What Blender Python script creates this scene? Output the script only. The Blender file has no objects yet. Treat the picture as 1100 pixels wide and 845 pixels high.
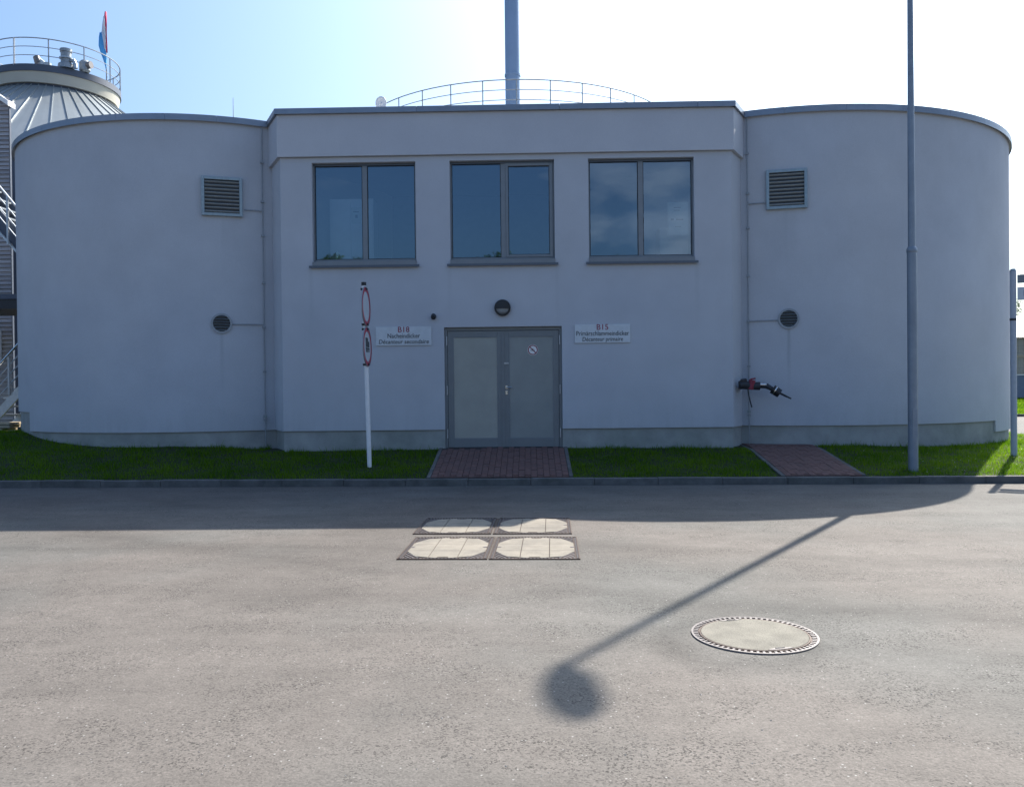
import bpy, bmesh, math, random
import numpy as np
from mathutils import Vector, Matrix

random.seed(7)
rng = np.random.default_rng(11)
R = math.radians
S = bpy.context.scene
C = S.collection

# ------------------------------------------------------------------ camera
yaw, pitch, roll = R(1.2), -math.atan(7.5 / 890), R(0.62)
cam_d = bpy.data.cameras.new('camera')
cam = bpy.data.objects.new('camera', cam_d)
C.objects.link(cam)
f = Vector((-math.sin(yaw) * math.cos(pitch), math.cos(yaw) * math.cos(pitch), math.sin(pitch)))
r0 = Vector((math.cos(yaw), math.sin(yaw), 0))
u0 = r0.cross(f)
rr = r0 * math.cos(roll) - u0 * math.sin(roll)
uu = r0 * math.sin(roll) + u0 * math.cos(roll)
M = Matrix((rr, uu, -f)).transposed().to_4x4()
M.translation = Vector((0, -15.2, 1.57))
cam.matrix_world = M
cam_d.sensor_width = 36
cam_d.lens = 36 * 890 / 1100
cam_d.clip_end = 3000
cam_d.clip_start = 0.05
S.camera = cam

# ------------------------------------------------------------------ sky + sun
SUN_AZ, SUN_EL = math.atan2(.562, .827), math.atan(.941)
w = bpy.data.worlds.new('World')
S.world = w
w.use_nodes = True
nt = w.node_tree
nt.nodes.clear()
N = nt.nodes.new
out = N('ShaderNodeOutputWorld'); bg = N('ShaderNodeBackground'); sky = N('ShaderNodeTexSky')
sky.sky_type = 'NISHITA'; sky.sun_disc = False
sky.sun_elevation = SUN_EL; sky.sun_rotation = SUN_AZ
sky.air_density = 1.0; sky.dust_density = 4.8; sky.ozone_density = 2.5
bg.inputs['Strength'].default_value = 0.10
# fair-weather clouds low in the sky opposite the sun
tc = N('ShaderNodeTexCoord'); mp = N('ShaderNodeMapping'); mp.inputs['Scale'].default_value = (1, 1, 2.2)
nz = N('ShaderNodeTexNoise'); nz.inputs['Scale'].default_value = 2.6; nz.inputs['Detail'].default_value = 8; nz.inputs['Roughness'].default_value = .55
cr = N('ShaderNodeMapRange'); cr.inputs['From Min'].default_value = .56; cr.inputs['From Max'].default_value = .65
sx = N('ShaderNodeSeparateXYZ')
m1 = N('ShaderNodeMapRange'); m1.inputs['From Min'].default_value = .15; m1.inputs['From Max'].default_value = -.35
m2 = N('ShaderNodeMapRange'); m2.inputs['From Min'].default_value = .42; m2.inputs['From Max'].default_value = .18
mu = N('ShaderNodeMath'); mu.operation = 'MULTIPLY'; mu2 = N('ShaderNodeMath'); mu2.operation = 'MULTIPLY'
mu3 = N('ShaderNodeMath'); mu3.operation = 'MULTIPLY'; mu3.inputs[1].default_value = .72
mx = N('ShaderNodeMixRGB'); mx.inputs['Color2'].default_value = (8.6, 7.2, 7.0, 1)
L = nt.links.new
L(tc.outputs['Generated'], mp.inputs['Vector']); L(mp.outputs['Vector'], nz.inputs['Vector'])
L(nz.outputs['Fac'], cr.inputs['Value']); L(tc.outputs['Generated'], sx.inputs['Vector'])
L(sx.outputs['Y'], m1.inputs['Value']); L(sx.outputs['Z'], m2.inputs['Value'])
L(cr.outputs['Result'], mu.inputs[0]); L(m1.outputs['Result'], mu.inputs[1])
L(mu.outputs[0], mu2.inputs[0]); L(m2.outputs['Result'], mu2.inputs[1]); L(mu2.outputs[0], mu3.inputs[0])
L(sky.outputs['Color'], mx.inputs['Color1']); L(mu3.outputs[0], mx.inputs['Fac'])
tint = N('ShaderNodeMixRGB'); tint.blend_type = 'MULTIPLY'; tint.inputs['Fac'].default_value = 1; tint.inputs['Color2'].default_value = (.79, .98, 1.15, 1)
L(mx.outputs['Color'], tint.inputs['Color1']); L(tint.outputs['Color'], bg.inputs['Color']); L(bg.outputs['Background'], out.inputs['Surface'])

sun_d = bpy.data.lights.new('sun', 'SUN')
sun_d.energy = 4.8; sun_d.angle = R(.53); sun_d.color = (1, .925, .82)
sun = bpy.data.objects.new('sun', sun_d)
C.objects.link(sun)
sd = Vector((math.sin(SUN_AZ) * math.cos(SUN_EL), math.cos(SUN_AZ) * math.cos(SUN_EL), math.sin(SUN_EL)))
sun.rotation_euler = sd.to_track_quat('Z', 'Y').to_euler()
sun.location = sd * 60

S.view_settings.view_transform = 'Standard'
S.view_settings.look = 'None'
S.view_settings.gamma = 1
S.view_settings.exposure = 1.1

# ------------------------------------------------------------------ materials
MATS = {}


def mat(name, col, rough=.7, metal=0., var=.12, scale=6., fine=0., fscale=150., bump=0., bscale=120., spec=.5,
        tint=None, obj_var=0., zstretch=None):
    """Principled material: base colour with two octaves of noise variation, optional bump, in world metres."""
    m = bpy.data.materials.new(name)
    m.use_nodes = True
    t = m.node_tree
    b = t.nodes['Principled BSDF']
    b.inputs['Roughness'].default_value = rough
    b.inputs['Metallic'].default_value = metal
    b.inputs['Specular IOR Level'].default_value = spec
    g = t.nodes.new('ShaderNodeNewGeometry')
    vec = g.outputs['Position']
    if zstretch:
        mp = t.nodes.new('ShaderNodeMapping'); mp.inputs['Scale'].default_value = zstretch
        t.links.new(vec, mp.inputs['Vector']); vec = mp.outputs['Vector']
    n = t.nodes.new('ShaderNodeTexNoise'); n.inputs['Scale'].default_value = scale; n.inputs['Detail'].default_value = 6
    n.inputs['Roughness'].default_value = .6
    t.links.new(vec, n.inputs['Vector'])
    ramp = t.nodes.new('ShaderNodeMapRange')
    ramp.inputs['From Min'].default_value = .3; ramp.inputs['From Max'].default_value = .7
    ramp.inputs['To Min'].default_value = 1 - var; ramp.inputs['To Max'].default_value = 1 + var
    t.links.new(n.outputs['Fac'], ramp.inputs['Value'])
    fac = ramp.outputs['Result']
    if fine:
        n2 = t.nodes.new('ShaderNodeTexNoise'); n2.inputs['Scale'].default_value = fscale; n2.inputs['Detail'].default_value = 3
        t.links.new(g.outputs['Position'], n2.inputs['Vector'])
        r2 = t.nodes.new('ShaderNodeMapRange')
        r2.inputs['From Min'].default_value = .3; r2.inputs['From Max'].default_value = .7
        r2.inputs['To Min'].default_value = 1 - fine; r2.inputs['To Max'].default_value = 1 + fine
        t.links.new(n2.outputs['Fac'], r2.inputs['Value'])
        k = t.nodes.new('ShaderNodeMath'); k.operation = 'MULTIPLY'
        t.links.new(fac, k.inputs[0]); t.links.new(r2.outputs['Result'], k.inputs[1]); fac = k.outputs[0]
    if obj_var:
        oi = t.nodes.new('ShaderNodeObjectInfo')
        r3 = t.nodes.new('ShaderNodeMapRange'); r3.inputs['To Min'].default_value = 1 - obj_var; r3.inputs['To Max'].default_value = 1 + obj_var
        t.links.new(oi.outputs['Random'], r3.inputs['Value'])
        k = t.nodes.new('ShaderNodeMath'); k.operation = 'MULTIPLY'
        t.links.new(fac, k.inputs[0]); t.links.new(r3.outputs['Result'], k.inputs[1]); fac = k.outputs[0]
    base = t.nodes.new('ShaderNodeMixRGB'); base.inputs['Color1'].default_value = (*col, 1)
    base.inputs['Color2'].default_value = (*(tint or col), 1)
    n3 = t.nodes.new('ShaderNodeTexNoise'); n3.inputs['Scale'].default_value = scale * .37; n3.inputs['Detail'].default_value = 4
    t.links.new(vec, n3.inputs['Vector'])
    r4 = t.nodes.new('ShaderNodeMapRange'); r4.inputs['From Min'].default_value = .4; r4.inputs['From Max'].default_value = .62
    t.links.new(n3.outputs['Fac'], r4.inputs['Value']); t.links.new(r4.outputs['Result'], base.inputs['Fac'])
    vm = t.nodes.new('ShaderNodeVectorMath'); vm.operation = 'SCALE'
    t.links.new(base.outputs['Color'], vm.inputs[0]); t.links.new(fac, vm.inputs['Scale'])
    t.links.new(vm.outputs['Vector'], b.inputs['Base Color'])
    if bump:
        nb = t.nodes.new('ShaderNodeTexNoise'); nb.inputs['Scale'].default_value = bscale; nb.inputs['Detail'].default_value = 3
        t.links.new(g.outputs['Position'], nb.inputs['Vector'])
        bp = t.nodes.new('ShaderNodeBump'); bp.inputs['Strength'].default_value = bump; bp.inputs['Distance'].default_value = .004
        t.links.new(nb.outputs['Fac'], bp.inputs['Height']); t.links.new(bp.outputs['Normal'], b.inputs['Normal'])
    MATS[name] = m
    return m


mat('stucco', (.48, .505, .545), .95, var=.055, scale=1.1, fine=.05, fscale=70, bump=.6, bscale=160, spec=.2, tint=(.46, .49, .54))
def streaks(m, spots):
    """dirt runs below vents and fixings: (x, top z, width, strength)."""
    t = m.node_tree; b = t.nodes['Principled BSDF']
    src = b.inputs['Base Color'].links[0].from_socket
    g = t.nodes.new('ShaderNodeNewGeometry'); s = t.nodes.new('ShaderNodeSeparateXYZ'); t.links.new(g.outputs['Position'], s.inputs[0])

    def M_(op, a, b_=None, c=None):
        k = t.nodes.new('ShaderNodeMath'); k.operation = op
        for i, v in enumerate((a, b_, c)):
            if v is None: continue
            if isinstance(v, (int, float)): k.inputs[i].default_value = v
            else: t.links.new(v, k.inputs[i])
        return k.outputs[0]
    total = None
    mp = t.nodes.new('ShaderNodeMapping'); mp.inputs['Scale'].default_value = (9, 9, .5); t.links.new(g.outputs['Position'], mp.inputs['Vector'])
    n = t.nodes.new('ShaderNodeTexNoise'); n.inputs['Scale'].default_value = 1; n.inputs['Detail'].default_value = 4; t.links.new(mp.outputs['Vector'], n.inputs['Vector'])
    nv = M_('MULTIPLY_ADD', n.outputs['Fac'], 2.4, -.6)
    for (x, z, w_, st) in spots:
        d = M_('ABSOLUTE', M_('SUBTRACT', s.outputs['X'], x))
        a = t.nodes.new('ShaderNodeMapRange'); a.interpolation_type = 'SMOOTHSTEP'
        for k, v in zip(('From Min', 'From Max', 'To Min', 'To Max'), (w_, 0, 0, st)): a.inputs[k].default_value = v
        t.links.new(d, a.inputs['Value'])
        c = t.nodes.new('ShaderNodeMapRange'); c.interpolation_type = 'SMOOTHSTEP'
        for k, v in zip(('From Min', 'From Max', 'To Min', 'To Max'), (z - 1.5, z - .05, 0, 1)): c.inputs[k].default_value = v
        t.links.new(s.outputs['Z'], c.inputs['Value'])
        e = M_('LESS_THAN', s.outputs['Z'], z)
        q = M_('MULTIPLY', M_('MULTIPLY', a.outputs['Result'], c.outputs['Result']), M_('MULTIPLY', e, nv))
        total = q if total is None else M_('ADD', total, q)
    # general faint runs below the coping and grime above the plinth
    c = t.nodes.new('ShaderNodeMapRange')
    for k, v in zip(('From Min', 'From Max', 'To Min', 'To Max'), (4.9, 6.6, 0, .03)): c.inputs[k].default_value = v
    t.links.new(s.outputs['Z'], c.inputs['Value'])
    total = M_('ADD', total, M_('MULTIPLY', c.outputs['Result'], M_('MAXIMUM', nv, 0)))
    c = t.nodes.new('ShaderNodeMapRange')
    for k, v in zip(('From Min', 'From Max', 'To Min', 'To Max'), (1.3, .8, 0, .10)): c.inputs[k].default_value = v
    t.links.new(s.outputs['Z'], c.inputs['Value'])
    total = M_('ADD', total, M_('MULTIPLY', c.outputs['Result'], M_('MAXIMUM', nv, 0)))
    mx_ = t.nodes.new('ShaderNodeMixRGB'); mx_.inputs['Color2'].default_value = (.12, .14, .15, 1)
    mn = M_('MINIMUM', M_('MAXIMUM', total, 0), .8)
    t.links.new(mn, mx_.inputs['Fac']); t.links.new(src, mx_.inputs['Color1']); t.links.new(mx_.outputs['Color'], b.inputs['Base Color'])


streaks(MATS['stucco'], [(4.84, 2.6, .05, .42), (-5.775, 2.64, .06, .25), (4.82, 4.8, .30, .12), (-5.73, 4.8, .30, .12), (-4.0, 3.78, .07, .12), (3.08, 3.78, .08, .14), (.53, 3.78, .06, .10), (-1.45, 3.78, .07, .12)])
mat('stucco_trim', (.50, .52, .56), .95, var=.03, scale=1.5, fine=.05, fscale=70, bump=.5, bscale=160, spec=.2, tint=(.48, .50, .545))
mat('plinth', (.33, .34, .335), .9, var=.14, scale=3, fine=.08, bump=.5, spec=.3, tint=(.27, .29, .275))
mat('coping', (.22, .25, .30), .38, metal=.55, var=.08, scale=4, obj_var=.06)
mat('frame', (.20, .22, .24), .45, metal=.3, var=.05, scale=8)
mat('frame_dark', (.10, .12, .15), .45, metal=.3, var=.05, scale=8)
mat('galv', (.42, .45, .48), .42, metal=.75, var=.15, scale=14, fine=.08)
mat('galv_dull', (.30, .33, .36), .55, metal=.4, var=.12, scale=8)
mat('slat', (.46, .52, .54), .55, metal=.2, var=.1, scale=20)
mat('louvre', (.27, .33, .36), .4, metal=.6, var=.12, scale=20)
mat('black', (.012, .013, .018), .4, var=.1)
mat('dark', (.025, .028, .035), .6, var=.2, scale=20)
mat('white', (.78, .78, .78), .4, var=.05, scale=10)
mat('offwhite', (.55, .60, .64), .45, var=.06, scale=12)
mat('red', (.42, .025, .06), .4, var=.08, scale=12)
mat('red_dark', (.22, .02, .045), .55, var=.1, scale=12)
mat('blue', (.10, .42, .80), .8, var=.05)
mat('flag_red', (.62, .05, .12), .8, var=.05)
mat('flag_white', (.85, .85, .88), .8, var=.04)
mat('ink_red', (.26, .03, .07), .6, var=.1)
mat('ink', (.05, .06, .065), .6, var=.1)
mat('door_frame', (.175, .195, .21), .42, metal=.2, var=.05, scale=6)
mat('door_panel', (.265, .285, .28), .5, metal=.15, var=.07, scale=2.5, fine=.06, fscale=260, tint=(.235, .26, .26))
mat('door_panel_reflect', (.34, .35, .32), .48, metal=.15, var=.07, scale=2.5, fine=.06, fscale=260, tint=(.31, .325, .305))  # left leaf: reflected brightness painted in as a paler base colour
mat('steel', (.62, .62, .62), .25, metal=1, var=.05)
mat('kerb', (.135, .132, .128), .95, var=.16, scale=9, fine=.12, bump=.5, bscale=90, tint=(.095, .095, .09), obj_var=.05)
mat('paver', (.155, .082, .070), .9, var=.12, scale=20, fine=.1, bump=.4, tint=(.135, .078, .070), obj_var=.07)
mat('joint', (.06, .045, .042), 1, var=.2, scale=30)
mat('soil', (.022, .030, .010), 1, var=.3, scale=8)
mat('concrete_lid', (.235, .212, .175), .95, var=.15, scale=6, fine=.12, fscale=120, bump=.4, tint=(.195, .178, .15), obj_var=.03)
mat('iron', (.055, .036, .03), .6, metal=.4, var=.25, scale=30)
mat('concrete_disc', (.195, .183, .152), .95, var=.20, scale=7, fine=.22, fscale=110, bump=.6, tint=(.165, .155, .13))
mat('post_grey', (.38, .42, .48), .45, var=.06, scale=12)
mat('iron_worn', (.19, .175, .175), .45, metal=.4, var=.15, scale=40)
mat('post_paint', (.22, .26, .31), .5, metal=.35, var=.1, scale=5, fine=.05)
mat('tank_concrete', (.46, .45, .42), .9, var=.08, scale=1.2, tint=(.40, .40, .39))
mat('cream', (.52, .50, .43), .85, var=.05, scale=1.5)
mat('zinc', (.30, .33, .34), .42, metal=.45, var=.08, scale=1.2, obj_var=.10)
mat('cladding_dark', (.08, .10, .14), .6, var=.08, scale=1)
mat('boards', (.42, .40, .41), .85, var=.2, scale=2.5, zstretch=(.6, .6, 14), tint=(.30, .29, .31))
mat('timber', (.52, .42, .28), .85, var=.15, scale=10, tint=(.46, .38, .27))
mat('stack', (.24, .34, .50), .5, metal=.2, var=.05, scale=.6)
mat('interior', (.16, .18, .22), .9, var=.05)
mat('cabinet', (.62, .68, .70), .6, var=.04)
mat('paper', (.42, .47, .46), .8, var=.03)
mat('bark', (.09, .07, .05), .95, var=.25, scale=12)
mat('wall_blue', (.16, .20, .28), .8, var=.06, scale=2)
mat('shed_wall', (.42, .38, .30), .8, var=.1, scale=1.5)
mat('shed_roof', (.75, .78, .78), .5, var=.05)
mat('fence_wire', (.22, .25, .24), .6, metal=.3, var=.1)
mat('gravel', (.34, .27, .22), 1, var=.25, scale=25, fine=.25, fscale=60, bump=.8, bscale=60)
mat('stone_light', (.30, .29, .27), .9, var=.3, scale=60)


def leaf_mat(name, a, b, trans=.25):
    m = bpy.data.materials.new(name); m.use_nodes = True
    t = m.node_tree; p = t.nodes['Principled BSDF']
    p.inputs['Roughness'].default_value = .8; p.inputs['Specular IOR Level'].default_value = .08
    at = t.nodes.new('ShaderNodeAttribute'); at.attribute_name = 'tone'
    mx = t.nodes.new('ShaderNodeMixRGB'); mx.inputs['Color1'].default_value = (*a, 1); mx.inputs['Color2'].default_value = (*b, 1)
    t.links.new(at.outputs['Fac'], mx.inputs['Fac'])
    t.links.new(mx.outputs['Color'], p.inputs['Base Color'])
    tr = t.nodes.new('ShaderNodeBsdfTranslucent'); ms = t.nodes.new('ShaderNodeMixShader'); ms.inputs['Fac'].default_value = trans
    t.links.new(mx.outputs['Color'], tr.inputs['Color'])
    o = t.nodes['Material Output']
    t.links.new(p.outputs['BSDF'], ms.inputs[1]); t.links.new(tr.outputs['BSDF'], ms.inputs[2]); t.links.new(ms.outputs['Shader'], o.inputs['Surface'])
    MATS[name] = m


leaf_mat('grass_blade', (.045, .14, .005), (.21, .34, .016), .6)
leaf_mat('foliage', (.030, .065, .015), (.075, .13, .03))
leaf_mat('foliage_dark', (.018, .045, .015), (.05, .09, .03))


def glass_mat():
    m = bpy.data.materials.new('glass'); m.use_nodes = True
    t = m.node_tree; t.nodes.clear()
    o = t.nodes.new('ShaderNodeOutputMaterial')
    tr = t.nodes.new('ShaderNodeBsdfTransparent'); tr.inputs['Color'].default_value = (.66, .74, .80, 1)
    gl = t.nodes.new('ShaderNodeBsdfGlossy'); gl.inputs['Roughness'].default_value = .015; gl.inputs['Color'].default_value = (.60, .81, 1, 1)
    fr = t.nodes.new('ShaderNodeFresnel'); fr.inputs['IOR'].default_value = 1.75
    nb = t.nodes.new('ShaderNodeTexNoise'); nb.inputs['Scale'].default_value = .9
    g = t.nodes.new('ShaderNodeNewGeometry'); bp = t.nodes.new('ShaderNodeBump'); bp.inputs['Strength'].default_value = .05; bp.inputs['Distance'].default_value = .02
    t.links.new(g.outputs['Position'], nb.inputs['Vector']); t.links.new(nb.outputs['Fac'], bp.inputs['Height'])
    t.links.new(bp.outputs['Normal'], gl.inputs['Normal'])
    ml = t.nodes.new('ShaderNodeMath'); ml.operation = 'MULTIPLY_ADD'; ml.inputs[1].default_value = 1.1; ml.inputs[2].default_value = .08
    ms = t.nodes.new('ShaderNodeMixShader')
    t.links.new(fr.outputs['Fac'], ml.inputs[0]); t.links.new(ml.outputs[0], ms.inputs['Fac'])
    t.links.new(tr.outputs['BSDF'], ms.inputs[1]); t.links.new(gl.outputs['BSDF'], ms.inputs[2])
    t.links.new(ms.outputs['Shader'], o.inputs['Surface'])
    MATS['glass'] = m


glass_mat()


def asphalt_mat():
    m = bpy.data.materials.new('asphalt'); m.use_nodes = True
    t = m.node_tree; b = t.nodes['Principled BSDF']
    b.inputs['Roughness'].default_value = .88; b.inputs['Specular IOR Level'].default_value = .35
    g = t.nodes.new('ShaderNodeNewGeometry')

    def noise(scale, detail=4, sc=None, rough=.6):
        n = t.nodes.new('ShaderNodeTexNoise'); n.inputs['Scale'].default_value = scale; n.inputs['Detail'].default_value = detail
        n.inputs['Roughness'].default_value = rough
        v = g.outputs['Position']
        if sc:
            mp = t.nodes.new('ShaderNodeMapping'); mp.inputs['Scale'].default_value = sc; mp.inputs['Rotation'].default_value = (0, 0, .15)
            t.links.new(v, mp.inputs['Vector']); v = mp.outputs['Vector']
        t.links.new(v, n.inputs['Vector'])
        return n.outputs['Fac']

    def rng_(v, a, b_, c, d):
        r = t.nodes.new('ShaderNodeMapRange')
        for k, x in zip(('From Min', 'From Max', 'To Min', 'To Max'), (a, b_, c, d)):
            r.inputs[k].default_value = x
        t.links.new(v, r.inputs['Value'])
        return r.outputs['Result']

    def mul(a, b_):
        k = t.nodes.new('ShaderNodeMath'); k.operation = 'MULTIPLY'
        t.links.new(a, k.inputs[0]); t.links.new(b_, k.inputs[1])
        return k.outputs[0]
    big = rng_(noise(.35, 5), .3, .7, .80, 1.15)
    arc = rng_(noise(1.0, 5, (.25, 1.6, 1)), .35, .68, 1.08, .86)
    mid = rng_(noise(5, 6, None, .7), .3, .7, .90, 1.10)
    gr = mul(rng_(noise(95, 3, None, .75), .32, .68, .82, 1.18), rng_(noise(24, 5, (1, 1.4, 1), .7), .3, .7, .88, 1.12))
    # exposed stone: pale and dark chips
    v = t.nodes.new('ShaderNodeTexVoronoi'); v.inputs['Scale'].default_value = 62
    t.links.new(g.outputs['Position'], v.inputs['Vector'])
    sep = t.nodes.new('ShaderNodeSeparateColor'); t.links.new(v.outputs['Color'], sep.inputs['Color'])
    size = rng_(v.outputs['Distance'], .20, .36, 1, 0)
    pale = mul(rng_(sep.outputs['Red'], .968, .98, 0, 1), size)
    patch = rng_(noise(1.1, 6, (.6, 1, 1)), .44, .62, .12, 1)
    darkm = mul(mul(rng_(sep.outputs['Green'], .70, .76, 0, 1), rng_(v.outputs['Distance'], .25, .5, 1, 0)), patch)
    v2 = t.nodes.new('ShaderNodeTexVoronoi'); v2.inputs['Scale'].default_value = 115; v2.inputs['Randomness'].default_value = 1
    wp = t.nodes.new('ShaderNodeVectorMath'); wp.operation = 'ADD'
    wn_ = t.nodes.new('ShaderNodeTexNoise'); wn_.inputs['Scale'].default_value = 60; t.links.new(g.outputs['Position'], wn_.inputs['Vector'])
    ws = t.nodes.new('ShaderNodeVectorMath'); ws.operation = 'SCALE'; ws.inputs['Scale'].default_value = .02; t.links.new(wn_.outputs['Color'], ws.inputs[0])
    t.links.new(g.outputs['Position'], wp.inputs[0]); t.links.new(ws.outputs['Vector'], wp.inputs[1]); t.links.new(wp.outputs['Vector'], v2.inputs['Vector'])
    sep2 = t.nodes.new('ShaderNodeSeparateColor'); t.links.new(v2.outputs['Color'], sep2.inputs['Color'])
    grain = rng_(sep2.outputs['Blue'], 0, 1, .86, 1.11)
    pit = mul(rng_(sep2.outputs['Red'], .80, .84, 0, 1), rng_(noise(2.3, 6, (.7, 1, 1), .7), .44, .60, .06, 1))
    pitf = rng_(pit, 0, 1, 1, .34)
    gr = mul(mul(gr, grain), pitf)
    fac = mul(mul(mul(big, arc), mid), gr)
    # worn wheel tracks: broad arcs swept by turning vehicles
    def track(cx, cy, rad, wid, st):
        s_ = t.nodes.new('ShaderNodeVectorMath'); s_.operation = 'DISTANCE'; s_.inputs[1].default_value = (cx, cy, 0)
        wv = t.nodes.new('ShaderNodeVectorMath'); wv.operation = 'ADD'
        nn_ = t.nodes.new('ShaderNodeTexNoise'); nn_.inputs['Scale'].default_value = 1.5
        t.links.new(g.outputs['Position'], nn_.inputs['Vector'])
        sc_ = t.nodes.new('ShaderNodeVectorMath'); sc_.operation = 'SCALE'; sc_.inputs['Scale'].default_value = .35
        t.links.new(nn_.outputs['Color'], sc_.inputs[0]); t.links.new(g.outputs['Position'], wv.inputs[0]); t.links.new(sc_.outputs['Vector'], wv.inputs[1])
        t.links.new(wv.outputs['Vector'], s_.inputs[0])
        a_ = t.nodes.new('ShaderNodeMath'); a_.operation = 'SUBTRACT'; a_.inputs[1].default_value = rad; t.links.new(s_.outputs['Value'], a_.inputs[0])
        b_ = t.nodes.new('ShaderNodeMath'); b_.operation = 'ABSOLUTE'; t.links.new(a_.outputs[0], b_.inputs[0])
        return rng_(b_.outputs[0], 0, wid, 1 - st, 1)
    tr_ = mul(mul(track(-3, -34, 27.2, .35, .13), track(-3, -34, 25.3, .32, .10)), mul(track(9, 14, 24.2, .35, .15), track(9, 14, 22.4, .3, .10)))
    tr_ = mul(tr_, track(1.39, -10.0, .46, .16, .28))
    fac = mul(fac, tr_)
    base = t.nodes.new('ShaderNodeMixRGB'); base.inputs['Color1'].default_value = (.131, .1175, .1065, 1); base.inputs['Color2'].default_value = (.121, .118, .110, 1)
    t.links.new(rng_(noise(.22, 3), .42, .58, 0, 1), base.inputs['Fac'])
    vm = t.nodes.new('ShaderNodeVectorMath'); vm.operation = 'SCALE'
    t.links.new(base.outputs['Color'], vm.inputs[0]); t.links.new(fac, vm.inputs['Scale'])
    m1_ = t.nodes.new('ShaderNodeMixRGB'); m1_.inputs['Color2'].default_value = (.30, .295, .28, 1)
    t.links.new(vm.outputs['Vector'], m1_.inputs['Color1']); t.links.new(pale, m1_.inputs['Fac'])
    m2_ = t.nodes.new('ShaderNodeMixRGB'); m2_.inputs['Color2'].default_value = (.050, .048, .046, 1)
    dk = rng_(darkm, 0, 1, 0, .92)
    t.links.new(m1_.outputs['Color'], m2_.inputs['Color1']); t.links.new(dk, m2_.inputs['Fac'])
    t.links.new(m2_.outputs['Color'], b.inputs['Base Color'])
    bp = t.nodes.new('ShaderNodeBump'); bp.inputs['Strength'].default_value = .35; bp.inputs['Distance'].default_value = .003
    hb = t.nodes.new('ShaderNodeMath'); hb.operation = 'SUBTRACT'
    t.links.new(gr, hb.inputs[0]); t.links.new(v.outputs['Distance'], hb.inputs[1])
    t.links.new(hb.outputs[0], bp.inputs['Height']); t.links.new(bp.outputs['Normal'], b.inputs['Normal'])
    MATS['asphalt'] = m


asphalt_mat()


# ------------------------------------------------------------------ mesh helpers
class MB:
    def __init__(s):
        s.v = []; s.f = []

    def add(s, vs, fs):
        o = len(s.v)
        s.v += [tuple(map(float, p)) for p in vs]
        s.f += [tuple(i + o for i in q) for q in fs]
        return s

    def box(s, x0, x1, y0, y1, z0, z1, M=None):
        vs = [(x, y, z) for z in (z0, z1) for y in (y0, y1) for x in (x0, x1)]
        if M is not None:
            vs = [M @ Vector(p) for p in vs]
        return s.add(vs, [(0, 2, 3, 1), (4, 5, 7, 6), (0, 1, 5, 4), (2, 6, 7, 3), (0, 4, 6, 2), (1, 3, 7, 5)])

    def prism(s, poly, z0, z1, M=None):
        n = len(poly)
        vs = [(x, y, z0) for x, y in poly] + [(x, y, z1) for x, y in poly]
        if M is not None:
            vs = [M @ Vector(p) for p in vs]
        return s.add(vs, [tuple(reversed(range(n))), tuple(range(n, 2 * n))] + [(i, (i + 1) % n, n + (i + 1) % n, n + i) for i in range(n)])

    def tube(s, pts, r, n=8, caps=True):
        pts = [Vector(p) for p in pts]
        rs = r if isinstance(r, (list, tuple)) else [r] * len(pts)
        vs = []
        prev = None
        for i, p in enumerate(pts):
            if i == 0: d = pts[1] - p
            elif i == len(pts) - 1: d = p - pts[i - 1]
            else: d = (pts[i + 1] - p).normalized() + (p - pts[i - 1]).normalized()
            d.normalize()
            a = prev if prev is not None else (Vector((0, 0, 1)) if abs(d.z) < .9 else Vector((1, 0, 0)))
            e1 = (a - d * a.dot(d)).normalized(); e2 = d.cross(e1); prev = e1
            vs += [p + (e1 * math.cos(2 * math.pi * k / n) + e2 * math.sin(2 * math.pi * k / n)) * rs[i] for k in range(n)]
        fs = []
        for i in range(len(pts) - 1):
            for k in range(n):
                fs.append((i * n + k, i * n + (k + 1) % n, (i + 1) * n + (k + 1) % n, (i + 1) * n + k))
        if caps:
            fs += [tuple(reversed(range(n))), tuple(range((len(pts) - 1) * n, len(pts) * n))]
        return s.add(vs, fs)

    def lathe(s, prof, c=(0, 0, 0), n=48, a0=0., a1=2 * math.pi, closed=False):
        """prof: list of (radius, z)."""
        full = abs(a1 - a0 - 2 * math.pi) < 1e-6
        m = n if full else n + 1
        P = len(prof)
        vs = []
        for i in range(m):
            a = a0 + (a1 - a0) * i / n
            vs += [(c[0] + q[0] * math.cos(a), c[1] + q[0] * math.sin(a), c[2] + q[1]) for q in prof]
        fs = []
        for i in range(n):
            j = (i + 1) % m
            for k in range(P if closed else P - 1):
                k2 = (k + 1) % P
                fs.append((i * P + k, j * P + k, j * P + k2, i * P + k2))
        if closed and not full:
            fs += [tuple(reversed(range(P))), tuple((m - 1) * P + k for k in range(P))]
        return s.add(vs, fs)

    def mesh(s, name, m, smooth=False):
        me = bpy.data.meshes.new(name)
        me.from_pydata(s.v, [], s.f)
        me.materials.append(MATS[m])
        bm = bmesh.new(); bm.from_mesh(me)
        bmesh.ops.recalc_face_normals(bm, faces=bm.faces)
        bm.to_mesh(me); bm.free()
        if smooth:
            me.polygons.foreach_set('use_smooth', [True] * len(me.polygons))
            me.set_sharp_from_angle(angle=R(35))
        me.update()
        return me

    def build(s, name, m, parent=None, smooth=False, bevel=0.):
        o = bpy.data.objects.new(name, s.mesh(name, m, smooth))
        C.objects.link(o)
        if parent is not None:
            o.parent = parent
        if bevel:
            b = o.modifiers.new('bevel', 'BEVEL'); b.width = bevel; b.segments = 2; b.limit_method = 'ANGLE'
            b.harden_normals = False
        return o


def tag(o, label=None, cat=None, group=None, kind=None):
    if label: o['label'] = label
    if cat: o['category'] = cat
    if group: o['group'] = group
    if kind: o['kind'] = kind
    return o


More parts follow.
